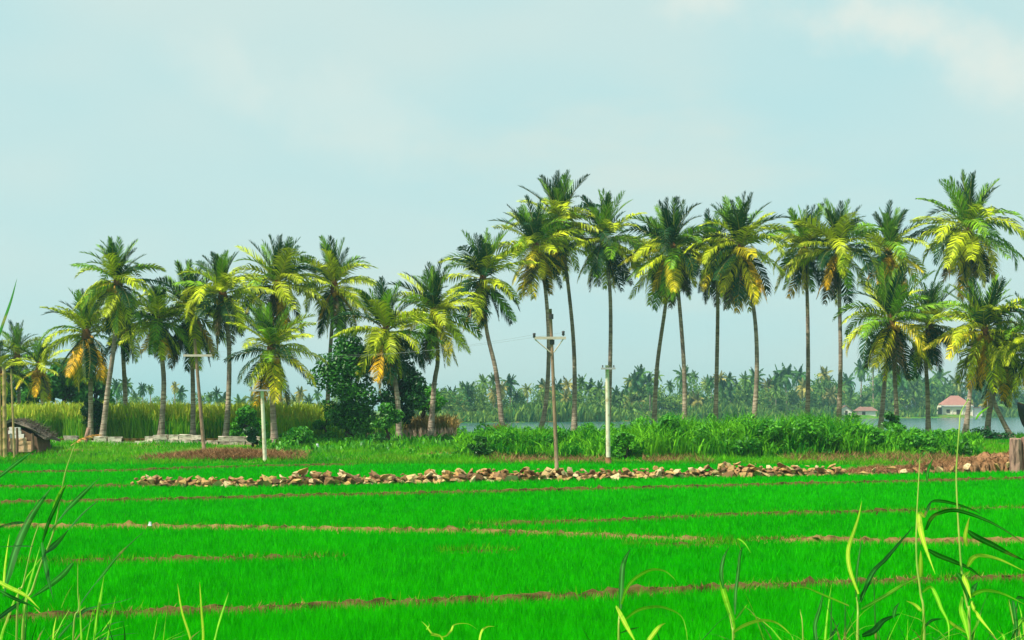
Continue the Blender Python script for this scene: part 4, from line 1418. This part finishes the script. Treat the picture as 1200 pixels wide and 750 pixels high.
# ------------------------------------------------------------------ hut on the left edge
Yt = 80.5
k_ = Yt / F
hx = PX(27, Yt)
hb = float(tz(hx, Yt))
hut = empty('lean_to_hut', (hx, Yt, hb), 'small tumbledown hut with a dark thatched roof and patched white wall', 'hut')
q = lambda px, py: (PX(px - 5, Yt) - hx, PZ(531 - (531 - py) * .93, Yt) - hb)
mb = MB()
prof = [q(4, 499), q(17, 491), q(30, 496), q(44, 504), q(57, 514)]
vs = []
for (x, z) in prof:
    for y in (.10, 1.3, 2.9):
        vs.append((x + random.uniform(-.08, .08), y + random.uniform(-.15, .15), z + .12 + random.uniform(-.07, .07) - (.18 if y > 2 else 0)))
    for y in (.10, 1.3, 2.9):
        vs.append((x, y, z - .02 - (.18 if y > 2 else 0)))
fs = []
for i in range(4):
    b = i * 6
    fs += [(b, b + 6, b + 7, b + 1), (b + 1, b + 7, b + 8, b + 2), (b + 4, b + 10, b + 9, b + 3), (b + 5, b + 11, b + 10, b + 4), (b + 3, b + 9, b + 6, b), (b + 2, b + 8, b + 11, b + 5)]
fs += [(0, 1, 4, 3), (1, 2, 5, 4), (24, 27, 28, 25), (25, 28, 29, 26)]
mb.add(vs, fs)
tr_ = mb.build('thatched_roof', M['thatch'], hut)
n = 900
ss = rng.uniform(0, 1, n)
tx_ = np.interp(ss, np.linspace(0, 1, 5), [p[0] for p in prof]); tz_ = np.interp(ss, np.linspace(0, 1, 5), [p[1] for p in prof])
V, T, kk = blades(np.stack([tx_, rng.uniform(.15, 2.6, n), tz_ + .08], 1), rng.uniform(.1, .22, n), rng.uniform(.03, .07, n), rng.uniform(1, 3, n), az=rng.normal(-.6, .9, n), seg=1)
th_ = link('thatch_straw', np_mesh('thatch_straw', V, T, np.repeat(rng.uniform(0, .5, n), kk), [M['thatch']]), None, tr_)
th_['kind'] = 'stuff'
mb = MB()
pf = [q(7, 530), q(50, 530), q(47, 511), q(30, 502), q(17, 497), q(7, 503)]
vs = [(x, .12, z) for x, z in pf] + [(x, 2.4, z - .1) for x, z in pf]
mb.add(vs, [(0, 1, 2, 3, 4, 5), (11, 10, 9, 8, 7, 6)] + [(i, i + 6, (i + 1) % 6 + 6, (i + 1) % 6) for i in range(6)])
mb.build('wall', M['post_wood'], hut)
for i, (pa_, pb2, py, mt) in enumerate(((16, 29, 500.5, 'white_wall'), (15, 30, 505, 'white_wall'), (17, 33, 509.5, 'white_wall'), (16, 36, 514, 'patched_wall'), (18, 43, 518.5, 'patched_wall'), (17, 44, 523, 'patched_wall'), (19, 43, 527.5, 'patched_wall'))):
    xa, z = q(pa_, py); xb, _ = q(pb2, py)
    mb = MB(); mb.box(((xa + xb) / 2, -.02, z), (xb - xa, .05, .21), 0, 0, .025)
    mb.build('board', M[mt], hut)
for px, w, pt in ((13, .28, 497), (27, .16, 499), (45, .2, 506)):
    x, z = q(px, pt)
    mb = MB(); mb.tube([(x, -.3, -.1), (x + .03, -.3, z * .5), (x, -.3, z)], [w * .5, w * .45, w * .42], 7)
    mb.build('post', M['dark_cloth'] if px == 13 else M['post_wood'], hut)
for px0, px1, pt, pb_, w, lab in ((4.5, 6, 425, 532, .13, 'thick tan bamboo pole standing in front of the hut'),
                                  (13, 17, 430, 500, .07, 'thin pale bamboo pole leaning behind the thick tan pole'),
                                  (-1, 1, 436, 531, .09, 'bamboo pole cut by the edge of the picture beside the hut')):
    Yp = 78.5
    x = PX(px1, Yp)
    bz = float(tz(x, Yp))
    root = empty('bamboo_pole', (x, Yp, bz), lab, 'pole')
    mb = MB()
    n_ = 9
    dx = PX(px0, Yp) - x
    H = PZ(pt, Yp) - bz
    pts, rad = [], []
    for i in range(n_):
        for dz, f in ((0, 1.18), (.06, 1.0), (H / n_ - .06, .97)):
            zc = H * i / n_ + dz
            pts.append((dx * zc / H, 0, zc - .05)); rad.append(w * f * (1 - .25 * zc / H))
    mb.tube(pts, rad, 8)
    mb.build('culm', M['bamboo'], root, True)

# fallen dry frond and sawn stub at the foot of the left palms
x, Y0 = PX(100, 84), 84.0
o = link('fallen_frond', FRONDS[7][0])
o.location = (PX(86, 84), 83.5, float(tz(PX(86, 84), 83.5)) + .1)
o.scale = (1.9, 1.9, 1.9)
o.rotation_euler = (0, R(-34), R(20))
o.color = (0.62, 0.27, 0.06, 1)
tag(o, 'orange dry fallen frond propped on the grass by the curved pale trunk', 'palm frond')
mb = MB()
bx, bz = PX(100, 86.5), float(tz(PX(100, 86.5), 86.5))
mb.tube([(0, 0, -.1), (.08, 0, .45), (.22, 0, 1.0), (.24, 0, 1.02)], [.17, .14, .13, .02], 9)
o = mb.build('tree_stub', M['stump_wood'], None, True)
o.location = (bx, 86.5, bz)
tag(o, 'short pale sawn stub leaning beside the dark palm stem', 'stump')

# stump at the right edge
Ys = 64.6
bx = PX(1192, Ys)
o_ = empty('palm_stump', (bx, Ys, float(tz(bx, Ys))), 'cut pinkish palm stump standing at the end of the earth bank', 'stump')
for dxp, r0, top, nm in ((-1.5, .30, 514, 'stem'), (14, .34, 512, 'stem')):
    mb = MB()
    H = PZ(top, Ys) - o_.location.z
    x = dxp * Ys / F
    pts = [(x, 0, -.1), (x + .02, 0, H * .3), (x - .02, 0, H * .65), (x, 0, H * .97), (x, 0, H)]
    mb.tube(pts, [r0 * 1.12, r0, r0 * .95, r0 * .98, r0 * .8], 11)
    for v in range(len(mb.v)):
        a = mb.v[v]
        mb.v[v] = (a[0] + random.uniform(-.025, .025), a[1] + random.uniform(-.025, .025), a[2] + random.uniform(-.04, .04))
    mb.build(nm, M['stump_wood'], o_)

# black hull at the right edge, its upturned prow on the lake side of the bank
Yc = 99.0
c0 = Vector((PX(1193, Yc), Yc, PZ(474, Yc)))
boat = empty('black_boat', (PX(1230, Yc), Yc, float(tz(PX(1230, Yc), Yc))), 'black hull with an upturned prow drawn up at the picture edge', 'boat')
keel = spline([(PX(1192, Yc), Yc, PZ(473, Yc)), (PX(1194.5, Yc), Yc + .1, PZ(486, Yc)), (PX(1201, Yc), Yc + .3, PZ(500, Yc)), (PX(1216, Yc), Yc + .9, PZ(509, Yc)), (PX(1260, Yc), Yc + 2.2, PZ(511, Yc)), (PX(1300, Yc), Yc + 3.2, PZ(505, Yc))], 5)
gun = spline([(PX(1193, Yc), Yc, PZ(472, Yc)), (PX(1200, Yc), Yc + .1, PZ(476, Yc)), (PX(1210, Yc), Yc + .3, PZ(484, Yc)), (PX(1225, Yc), Yc + .9, PZ(490, Yc)), (PX(1262, Yc), Yc + 2.2, PZ(492, Yc)), (PX(1300, Yc), Yc + 3.2, PZ(492, Yc))], 5)
m_ = len(keel)
vs = []
nrm = np.array([-.35, 1.0, 0]) / 1.06
for i in range(m_):
    t = i / (m_ - 1)
    hw = .04 + .55 * math.sin(math.pi * min(.95, t)) ** .8
    kp, gp = np.array(keel[i]), np.array(gun[i])
    mid = kp * .45 + gp * .55
    for p, w in ((gp, 1), (mid, .9), (kp, 0.0), (mid, -.9), (gp, -1)):
        vs.append(tuple(p - nrm * hw * w - np.array(boat.location)))
fs = [(i * 5 + j, i * 5 + j + 1, i * 5 + j + 6, i * 5 + j + 5) for i in range(m_ - 1) for j in range(4)]
mb = MB(); mb.add(vs, fs)
mb.build('hull', M['hull'], boat, True)
mb = MB()
for sg in (1, -1):
    mb.tube([np.array(gun[i]) - nrm * sg * (.04 + .55 * math.sin(math.pi * min(.95, i / (m_ - 1))) ** .8) - np.array(boat.location) for i in range(m_)], .05, 6)
mb.build('gunwale', M['post_wood'], boat, True)

# bits of litter
mb = MB()
g_ = MB()
for nm, px, Yl, s, lab in (('plastic_scrap', 176, 33.4, .05, 'tiny white plastic scrap caught on the third paddy dyke'), ('pale_lump', 372, 82.5, .11, 'small white lump lying on the grass right of the low bright bush')):
    mb = MB()
    vs = [(math.cos(a) * s * random.uniform(.6, 1) * (1.2 if z == 0 else .8), math.sin(a) * s * random.uniform(.5, 1), z * s * 1.5 + random.uniform(-.2, .2) * s) for z in (0, .8, 1.3) for a in np.arange(0, 6.2, 1.05)]
    fs = [(j * 6 + i, j * 6 + (i + 1) % 6, j * 6 + 6 + (i + 1) % 6, j * 6 + 6 + i) for j in range(2) for i in range(6)] + [tuple(range(12, 18))]
    mb.add(vs, fs)
    o = mb.build(nm, M['plastic_white'])
    x = PX(px, Yl)
    o.location = (x, Yl, float(tz(x, Yl)) + (.16 if Yl < 50 else .1))
    tag(o, lab, 'litter')

# ------------------------------------------------------------------ reeds growing on the near bank
BL = {'d': 'blade_dark', 'p': 'blade_pale', 'm': 'blade_mid'}


def ribbon(root, pts_px, Y0, Y1, wpx, mat, tip_end=True, name='leaf', fold=.35, belly=.45):
    """a tapering, folded leaf through pixel points; depth runs from Y0 at its first point to Y1 at its last"""
    n = len(pts_px)
    P = []
    for i, (px, py) in enumerate(pts_px):
        t = i / (n - 1)
        Yd = Y0 + (Y1 - Y0) * t
        P.append((PX(px, Yd), Yd, PZ(py, Yd)))
    sp = [np.array(p) for p in spline(P, 7)]
    m = len(sp)
    vs = []
    L = np.array(root.location)
    for i, p in enumerate(sp):
        t = i / (m - 1)
        tv = sp[min(i + 1, m - 1)] - sp[max(i - 1, 0)]
        tv /= np.linalg.norm(tv)
        view = p - np.array([0, 0, CH]); view /= np.linalg.norm(view)
        sd = np.cross(tv, np.array([.25, 1.0, .2])); sd /= np.linalg.norm(sd) + 1e-9
        nr = np.cross(tv, sd)
        w = wpx * p[1] / F / 2 * (min(1, .5 + t / .2 * .5) * (1 - max(0, (t - belly) / (1 - belly)) ** 1.5) + .03) * .82
        rot = .35 * math.sin(t * 2.4 + n)
        s2 = sd * math.cos(rot) + nr * math.sin(rot)
        vs += [tuple(p - s2 * w - L), tuple(p + nr * w * fold - L), tuple(p + s2 * w - L)]
    mb = MB()
    mb.add(vs, [(i * 3 + j, i * 3 + j + 1, i * 3 + j + 4, i * 3 + j + 3) for i in range(m - 1) for j in (0, 1)], 0, [0, 1, 0] * m)
    return mb.build(name, M[BL[mat]], root, True)


def plant(label, foot_px, Yp, stalk, leaves, sw=4.0, cat='reed', smat='culm', dark=False):
    x = PX(foot_px, Yp)
    z = float(tz(x, Yp))
    root = empty('foreground_reed', (x, Yp, z), label, cat, 'reeds growing on the near bank')
    if stalk:
        P = [(x, Yp, z - .03)] + [(PX(px, Yp), Yp + .02 * i, PZ(py, Yp)) for i, (px, py) in enumerate(stalk)]
        sp = spline(P, 5)
        m = len(sp)
        mb = MB()
        k_ = Yp / F / 2
        rad = [sw * .60 * k_ * (1.15 - .75 * i / (m - 1)) * (1.18 if i % 5 == 0 else 1) for i in range(m)]
        mb.tube([np.array(p) - np.array(root.location) for p in sp], rad, 7)
        mb.build('stalk', M[smat], root, True)
    for lf in leaves:
        pts, w, mat = lf[:3]
        d = lf[3] if len(lf) > 3 else .35
        ribbon(root, pts, Yp + .02, Yp + d, w, mat)
    return root


plant('tall reed with a long pale stalk and dark blades near the left edge', 22, 4.6,
      [(27, 735), (36, 691), (43, 663), (57, 621), (67, 557), (79, 516)],
      [([(50, 634), (57, 612), (67, 590), (78, 567)], 7, 'd', -.2), ([(58, 624), (70, 609), (84, 592), (104, 572), (118, 559)], 9, 'd'), ([(52, 648), (66, 637), (80, 622), (97, 602), (117, 585)], 9, 'd', .5),
       ([(49, 636), (53, 660), (58, 684), (63, 705)], 9, 'd', -.3), ([(61, 604), (64, 590), (72, 574), (80, 568)], 4, 'm', -.1)], 5)
plant('reed with thin pale stalk and broad dark blades at the left edge', 16, 4.2,
      [(20, 720), (24, 688), (32, 641), (38, 615)],
      [([(4, 700), (10, 676), (19, 644), (34, 610), (50, 585), (63, 568)], 12, 'd', .4), ([(28, 612), (17, 613), (2, 617), (-14, 624)], 4, 'd', -.2), ([(40, 640), (20, 640), (-6, 641)], 3.5, 'd', -.2),
       ([(4, 690), (6, 662), (11, 626)], 5, 'p', .1), ([(-6, 679), (8, 687), (30, 698), (47, 714)], 6, 'p', -.2), ([(-4, 690), (12, 699), (28, 706), (42, 712)], 5, 'd', -.1),
       ([(-6, 728), (8, 717), (22, 707), (32, 697)], 6, 'd', .3), ([(30, 735), (27, 716), (30, 700), (40, 665), (47, 640)], 4, 'm', .2)], 4)
plant('bent reed with one very long slender dark blade left of centre', 84, 4.9, [(86, 742), (90, 716), (87, 694), (85, 660)],
      [([(84, 735), (93, 711), (105, 693), (118, 677), (136, 654), (155, 635), (172, 620)], 5.5, 'd', .7), ([(90, 723), (102, 714), (120, 709), (140, 705), (160, 699)], 5, 'd', .5),
       ([(85, 660), (74, 673), (62, 683), (48, 693), (33, 703)], 9, 'd', -.2), ([(110, 750), (113, 728), (117, 705), (122, 674)], 7, 'm', .1), ([(68, 748), (78, 736), (88, 726)], 5, 'd', .1),
       ([(112, 752), (128, 746), (146, 743), (163, 742)], 5, 'd', .4), ([(62, 750), (63, 738), (66, 722)], 5, 'p', .1), ([(120, 740), (132, 722), (136, 708)], 4, 'm', .2),
       ([(104, 752), (120, 738), (134, 730), (147, 728)], 4, 'd', .3), ([(72, 712), (78, 698), (86, 684)], 4, 'm', .2)], 3)
plant('reed outside the left edge, only its dark blade tips showing', -26, 4.4, [(-24, 700), (-20, 600), (-16, 480), (-14, 430)],
      [([(-14, 430), (-6, 408), (4, 378), (13, 352), (20, 326)], 6, 'd', .3), ([(-18, 570), (0, 558), (18, 544), (34, 532), (44, 527)], 7, 'd', .3)], 5)
plant('tuft of three pale upright blades at the bottom edge', 236, 5.2, [],
      [([(229, 775), (222, 745), (213, 716), (208, 684)], 5, 'p', .1), ([(236, 775), (238, 745), (236, 715), (234, 682)], 5, 'p', .05), ([(246, 775), (252, 748), (258, 725), (268, 694)], 6, 'm', .3)])
plant('curling yellow green creeper shoot at the bottom edge', 545, 5.6, [],
      [([(520, 775), (518, 748), (506, 742), (500, 734), (494, 728)], 3, 'p', .1), ([(505, 744), (520, 746), (528, 740), (533, 732), (548, 731), (560, 738)], 3, 'p', .3),
       ([(560, 775), (563, 744), (570, 735), (580, 734)], 3.5, 'p', .2), ([(500, 738), (503, 732), (501, 728)], 3, 'm', .1)], cat='creeper')
plant('reed with two arching blades left of the other right-hand reeds', 725, 5.0, [(725, 748), (726, 725), (727, 708)],
      [([(727, 714), (728, 690), (730, 664), (734, 652), (739, 643)], 8, 'd', .2), ([(722, 711), (728, 722), (736, 737), (748, 758)], 8, 'p', -.3), ([(728, 708), (734, 691), (744, 678), (762, 668), (778, 669), (789, 677), (794, 685)], 5, 'm', -.5),
       ([(730, 728), (748, 715), (770, 711), (787, 715), (799, 723), (804, 738), (806, 755)], 5.5, 'm', -.6), ([(752, 762), (764, 745), (772, 735), (780, 730)], 6, 'p', .1), ([(726, 742), (738, 738), (750, 735)], 4, 'd', .2)], 4.5)
plant('reed with a dark upright blade and one low arching leaf', 858, 5.1, [(859, 752), (859, 738), (857, 722)],
      [([(860, 748), (858, 727), (851, 704), (846, 684), (847, 660), (854, 640)], 7, 'm', .1), ([(848, 690), (845, 672), (848, 655), (854, 641)], 6, 'd', .1), ([(861, 720), (862, 696), (865, 672), (868, 646), (874, 640)], 5, 'd', .2),
       ([(858, 742), (872, 733), (892, 727), (910, 730), (926, 743), (930, 752)], 5, 'p', -.5), ([(862, 726), (868, 718), (876, 708)], 3, 'm', .1), ([(868, 644), (864, 632), (872, 636), (880, 648)], 2.5, 'm', -.1)], 4)
plant('single pale cut stalk standing between two leafy reeds', 941, 5.1, [(941, 750), (939, 715)],
      [([(958, 760), (955, 735), (961, 712), (966, 690)], 6, 'd', .2), ([(968, 765), (975, 745), (985, 728)], 5, 'd', .3), ([(995, 710), (962, 696), (945, 689), (928, 688)], 4, 'm', .3)], 3.5)
plant('reed with a tall pale twisted leaf and a slanting dark blade', 1005, 4.7, [(1005, 750), (1007, 714), (1006, 694)],
      [([(1006, 696), (996, 668), (994, 645), (1001, 622), (1006, 606), (1010, 587)], 5.5, 'p', .2), ([(1009, 714), (1036, 699), (1062, 683), (1080, 676)], 5, 'm', .4), ([(1008, 706), (1022, 672), (1038, 655), (1055, 635), (1072, 615)], 7, 'd', .5),
       ([(1010, 745), (1024, 739), (1036, 727), (1056, 719)], 9, 'd', .2), ([(1047, 724), (1049, 714), (1054, 706)], 5, 'd', .1), ([(1007, 700), (1014, 690), (1022, 682)], 5, 'd', .2), ([(1003, 700), (1004, 672), (1007, 650), (1010, 630)], 3.5, 'd', .1)], 5.5)
plant('tall reed with a hanging bright leaf and two long dark arching blades', 1083, 4.5, [(1083, 740), (1081, 697), (1079, 666), (1080, 638), (1083, 604), (1087, 568), (1091, 536)],
      [([(1083, 606), (1077, 602), (1079, 622), (1085, 643), (1096, 673)], 7.5, 'p', -.3), ([(1083, 606), (1089, 592), (1095, 587), (1113, 589), (1136, 596), (1152, 604)], 6, 'd', .4), ([(1085, 621), (1091, 608), (1099, 602), (1119, 598), (1147, 606), (1174, 619), (1205, 640)], 7, 'd', -.4),
       ([(1087, 644), (1100, 651), (1115, 657), (1136, 666), (1152, 678)], 7, 'd', .3), ([(1081, 694), (1090, 688), (1097, 698), (1103, 713), (1111, 730), (1112, 752)], 6, 'm', -.3), ([(1080, 716), (1072, 709), (1062, 704)], 6, 'p', .1),
       ([(1083, 735), (1092, 727), (1106, 725)], 4, 'd', .1), ([(1086, 566), (1088, 550), (1094, 536)], 4, 'd', .1), ([(1079, 676), (1079, 660), (1079, 645)], 6, 'p', .0)], 4.5)
plant('tallest reed with a pale stalk rising past the lake bank', 1136, 4.4, [(1136, 736), (1136, 713), (1134, 690), (1133, 660), (1133, 624), (1133, 580), (1135, 550), (1141, 501), (1145, 484), (1157, 467)],
      [([(1134, 622), (1144, 629), (1164, 639), (1185, 650), (1206, 659)], 8, 'd', .3), ([(1134, 664), (1140, 654), (1150, 651), (1172, 656), (1204, 671)], 7, 'p', -.4), ([(1136, 700), (1146, 694), (1158, 692), (1178, 697), (1206, 711)], 6.5, 'm', -.4),
       ([(1128, 700), (1127, 714), (1131, 730), (1136, 752)], 8.5, 'm', -.2), ([(1138, 704), (1142, 714), (1148, 724), (1166, 746)], 6, 'p', -.2), ([(1122, 672), (1128, 680), (1133, 694), (1135, 706)], 9, 'd', .0), ([(1136, 670), (1130, 676), (1134, 688), (1138, 702)], 7, 'p', -.1),
       ([(1108, 725), (1120, 734), (1138, 745)], 4, 'p', .2), ([(1143, 492), (1149, 484), (1160, 476)], 3, 'm', .1), ([(1137, 745), (1146, 730), (1150, 716)], 4, 'm', .2), ([(1133, 640), (1131, 630), (1133, 618), (1136, 606)], 5, 'p', .0),
       ([(1140, 700), (1141, 690), (1146, 682)], 8, 'd', .1)], 4.5)
plant('reed at the right edge with dark drooping blades', 1192, 4.8, [(1191, 752), (1190, 730), (1187, 704)],
      [([(1187, 704), (1189, 718), (1191, 736), (1192, 756)], 7, 'd', -.2), ([(1190, 740), (1196, 728), (1204, 722)], 6, 'm', .1), ([(1188, 706), (1193, 700), (1204, 703)], 5, 'd', .2), ([(1180, 760), (1176, 746), (1168, 738)], 5, 'm', .1)], 4)
leafv = []
for v in range(7):
    r_ = random.Random(900 + v)
    mb = MB()
    N = 9
    bend = r_.uniform(.25, 1.5)
    a0 = r_.uniform(.02, .25)
    p = Vector((0, 0, 0))
    for i in range(N + 1):
        t = i / N
        ang = a0 + bend * t ** 1.8
        w = .016 * (min(1, .55 + t * 2) * (1 - max(0, (t - .35) / .65) ** 1.6) + .03)
        mb.v += [tuple(p + Vector((0, -w, 0))), tuple(p + Vector((-w * .5, 0, w * .2))), tuple(p + Vector((0, w, 0)))]
        mb.t += [0, 1, 0]
        p = p + Vector((math.sin(ang), .05 * math.sin(v + t * 3), math.cos(ang))) / N
    for i in range(N):
        for j in (0, 1):
            mb.f.append((i * 3 + j, i * 3 + j + 1, i * 3 + j + 4, i * 3 + j + 3)); mb.m.append(0)
    for mt in ('blade_dark', 'blade_mid'):
        me = mb.mesh('leaf', True)
        me.materials.append(M[mt])
        leafv.append(me)
rt_ = random.Random(55)
for grp, lab, spots in (('fine grass tufts in the bottom left corner', 'fine dark grass tuft in the bottom left corner', [(-12, 690), (8, 712), (40, 700), (66, 722), (100, 716), (128, 728), (150, 738), (30, 735), (180, 742)]),
                        ('fine grass tufts among the right-hand reeds', 'fine dark grass tuft among the right-hand reeds', [(705, 738), (760, 742), (800, 736), (835, 740), (890, 738), (930, 730), (965, 722), (990, 728), (1030, 716), (1060, 722), (1100, 712), (1118, 704), (1150, 712), (1172, 706), (1195, 714), (1210, 698), (1046, 738), (1085, 742), (1160, 738)])):
    for px, pt in spots:
        Yp = rt_.uniform(4.3, 5.8)
        x = PX(px, Yp)
        z = float(tz(x, Yp))
        tuft = empty('grass_tuft', (x, Yp, z), lab, 'grass', grp)
        H = PZ(pt - rt_.uniform(8, 44), Yp) - z
        for q_ in range(rt_.randint(7, 11)):
            o = link('leaf', rt_.choice(leafv), None, tuft)
            o.rotation_euler = (rt_.uniform(-.15, .15), rt_.uniform(-.1, .2), rt_.uniform(0, 6.28))
            o.location = (rt_.uniform(-.03, .03), rt_.uniform(-.03, .03), -.02)
            sz = H * rt_.uniform(.75, 1.12)
            o.scale = (sz, rt_.uniform(.3, .55), sz)

# short grass tufts on the near bank, just below the picture, tips reaching into it
n = 5000
Y = rng.uniform(4.0, 11.0, n)
X = rng.uniform(-.5, .5, n) * Y
P = np.stack([X, Y, tz(X, Y) - .01], 1)
V, T, kk = blades(P, rng.uniform(.08, .26, n), rng.uniform(.006, .012, n), rng.uniform(.1, .9, n), droop=rng.uniform(0, .3, n), seg=2)
tag(link('near_bank_grass', np_mesh('near_bank_grass', V, T, np.repeat(rng.uniform(0, 1, n), kk), [M['bank_grass']])),
    'green grass on the near bank below the reeds', 'grass', kind='stuff')

# ------------------------------------------------------------------ air
mb = MB()
mb.box((0, 1500, 16.0), (7000, 3400, 36.0))
hz_ = NB('haze')
pv = hz_.n("ShaderNodeVolumePrincipled")
pv.inputs['Color'].default_value = (0.42, 0.80, 0.86, 1)
pv.inputs['Density'].default_value = 0.00033
pv.inputs['Anisotropy'].default_value = 0.2
hz_.l(pv.outputs[0], hz_.out.inputs['Volume'])
hzo = mb.build('haze', hz_.mat)
tag(hzo, kind='stuff')
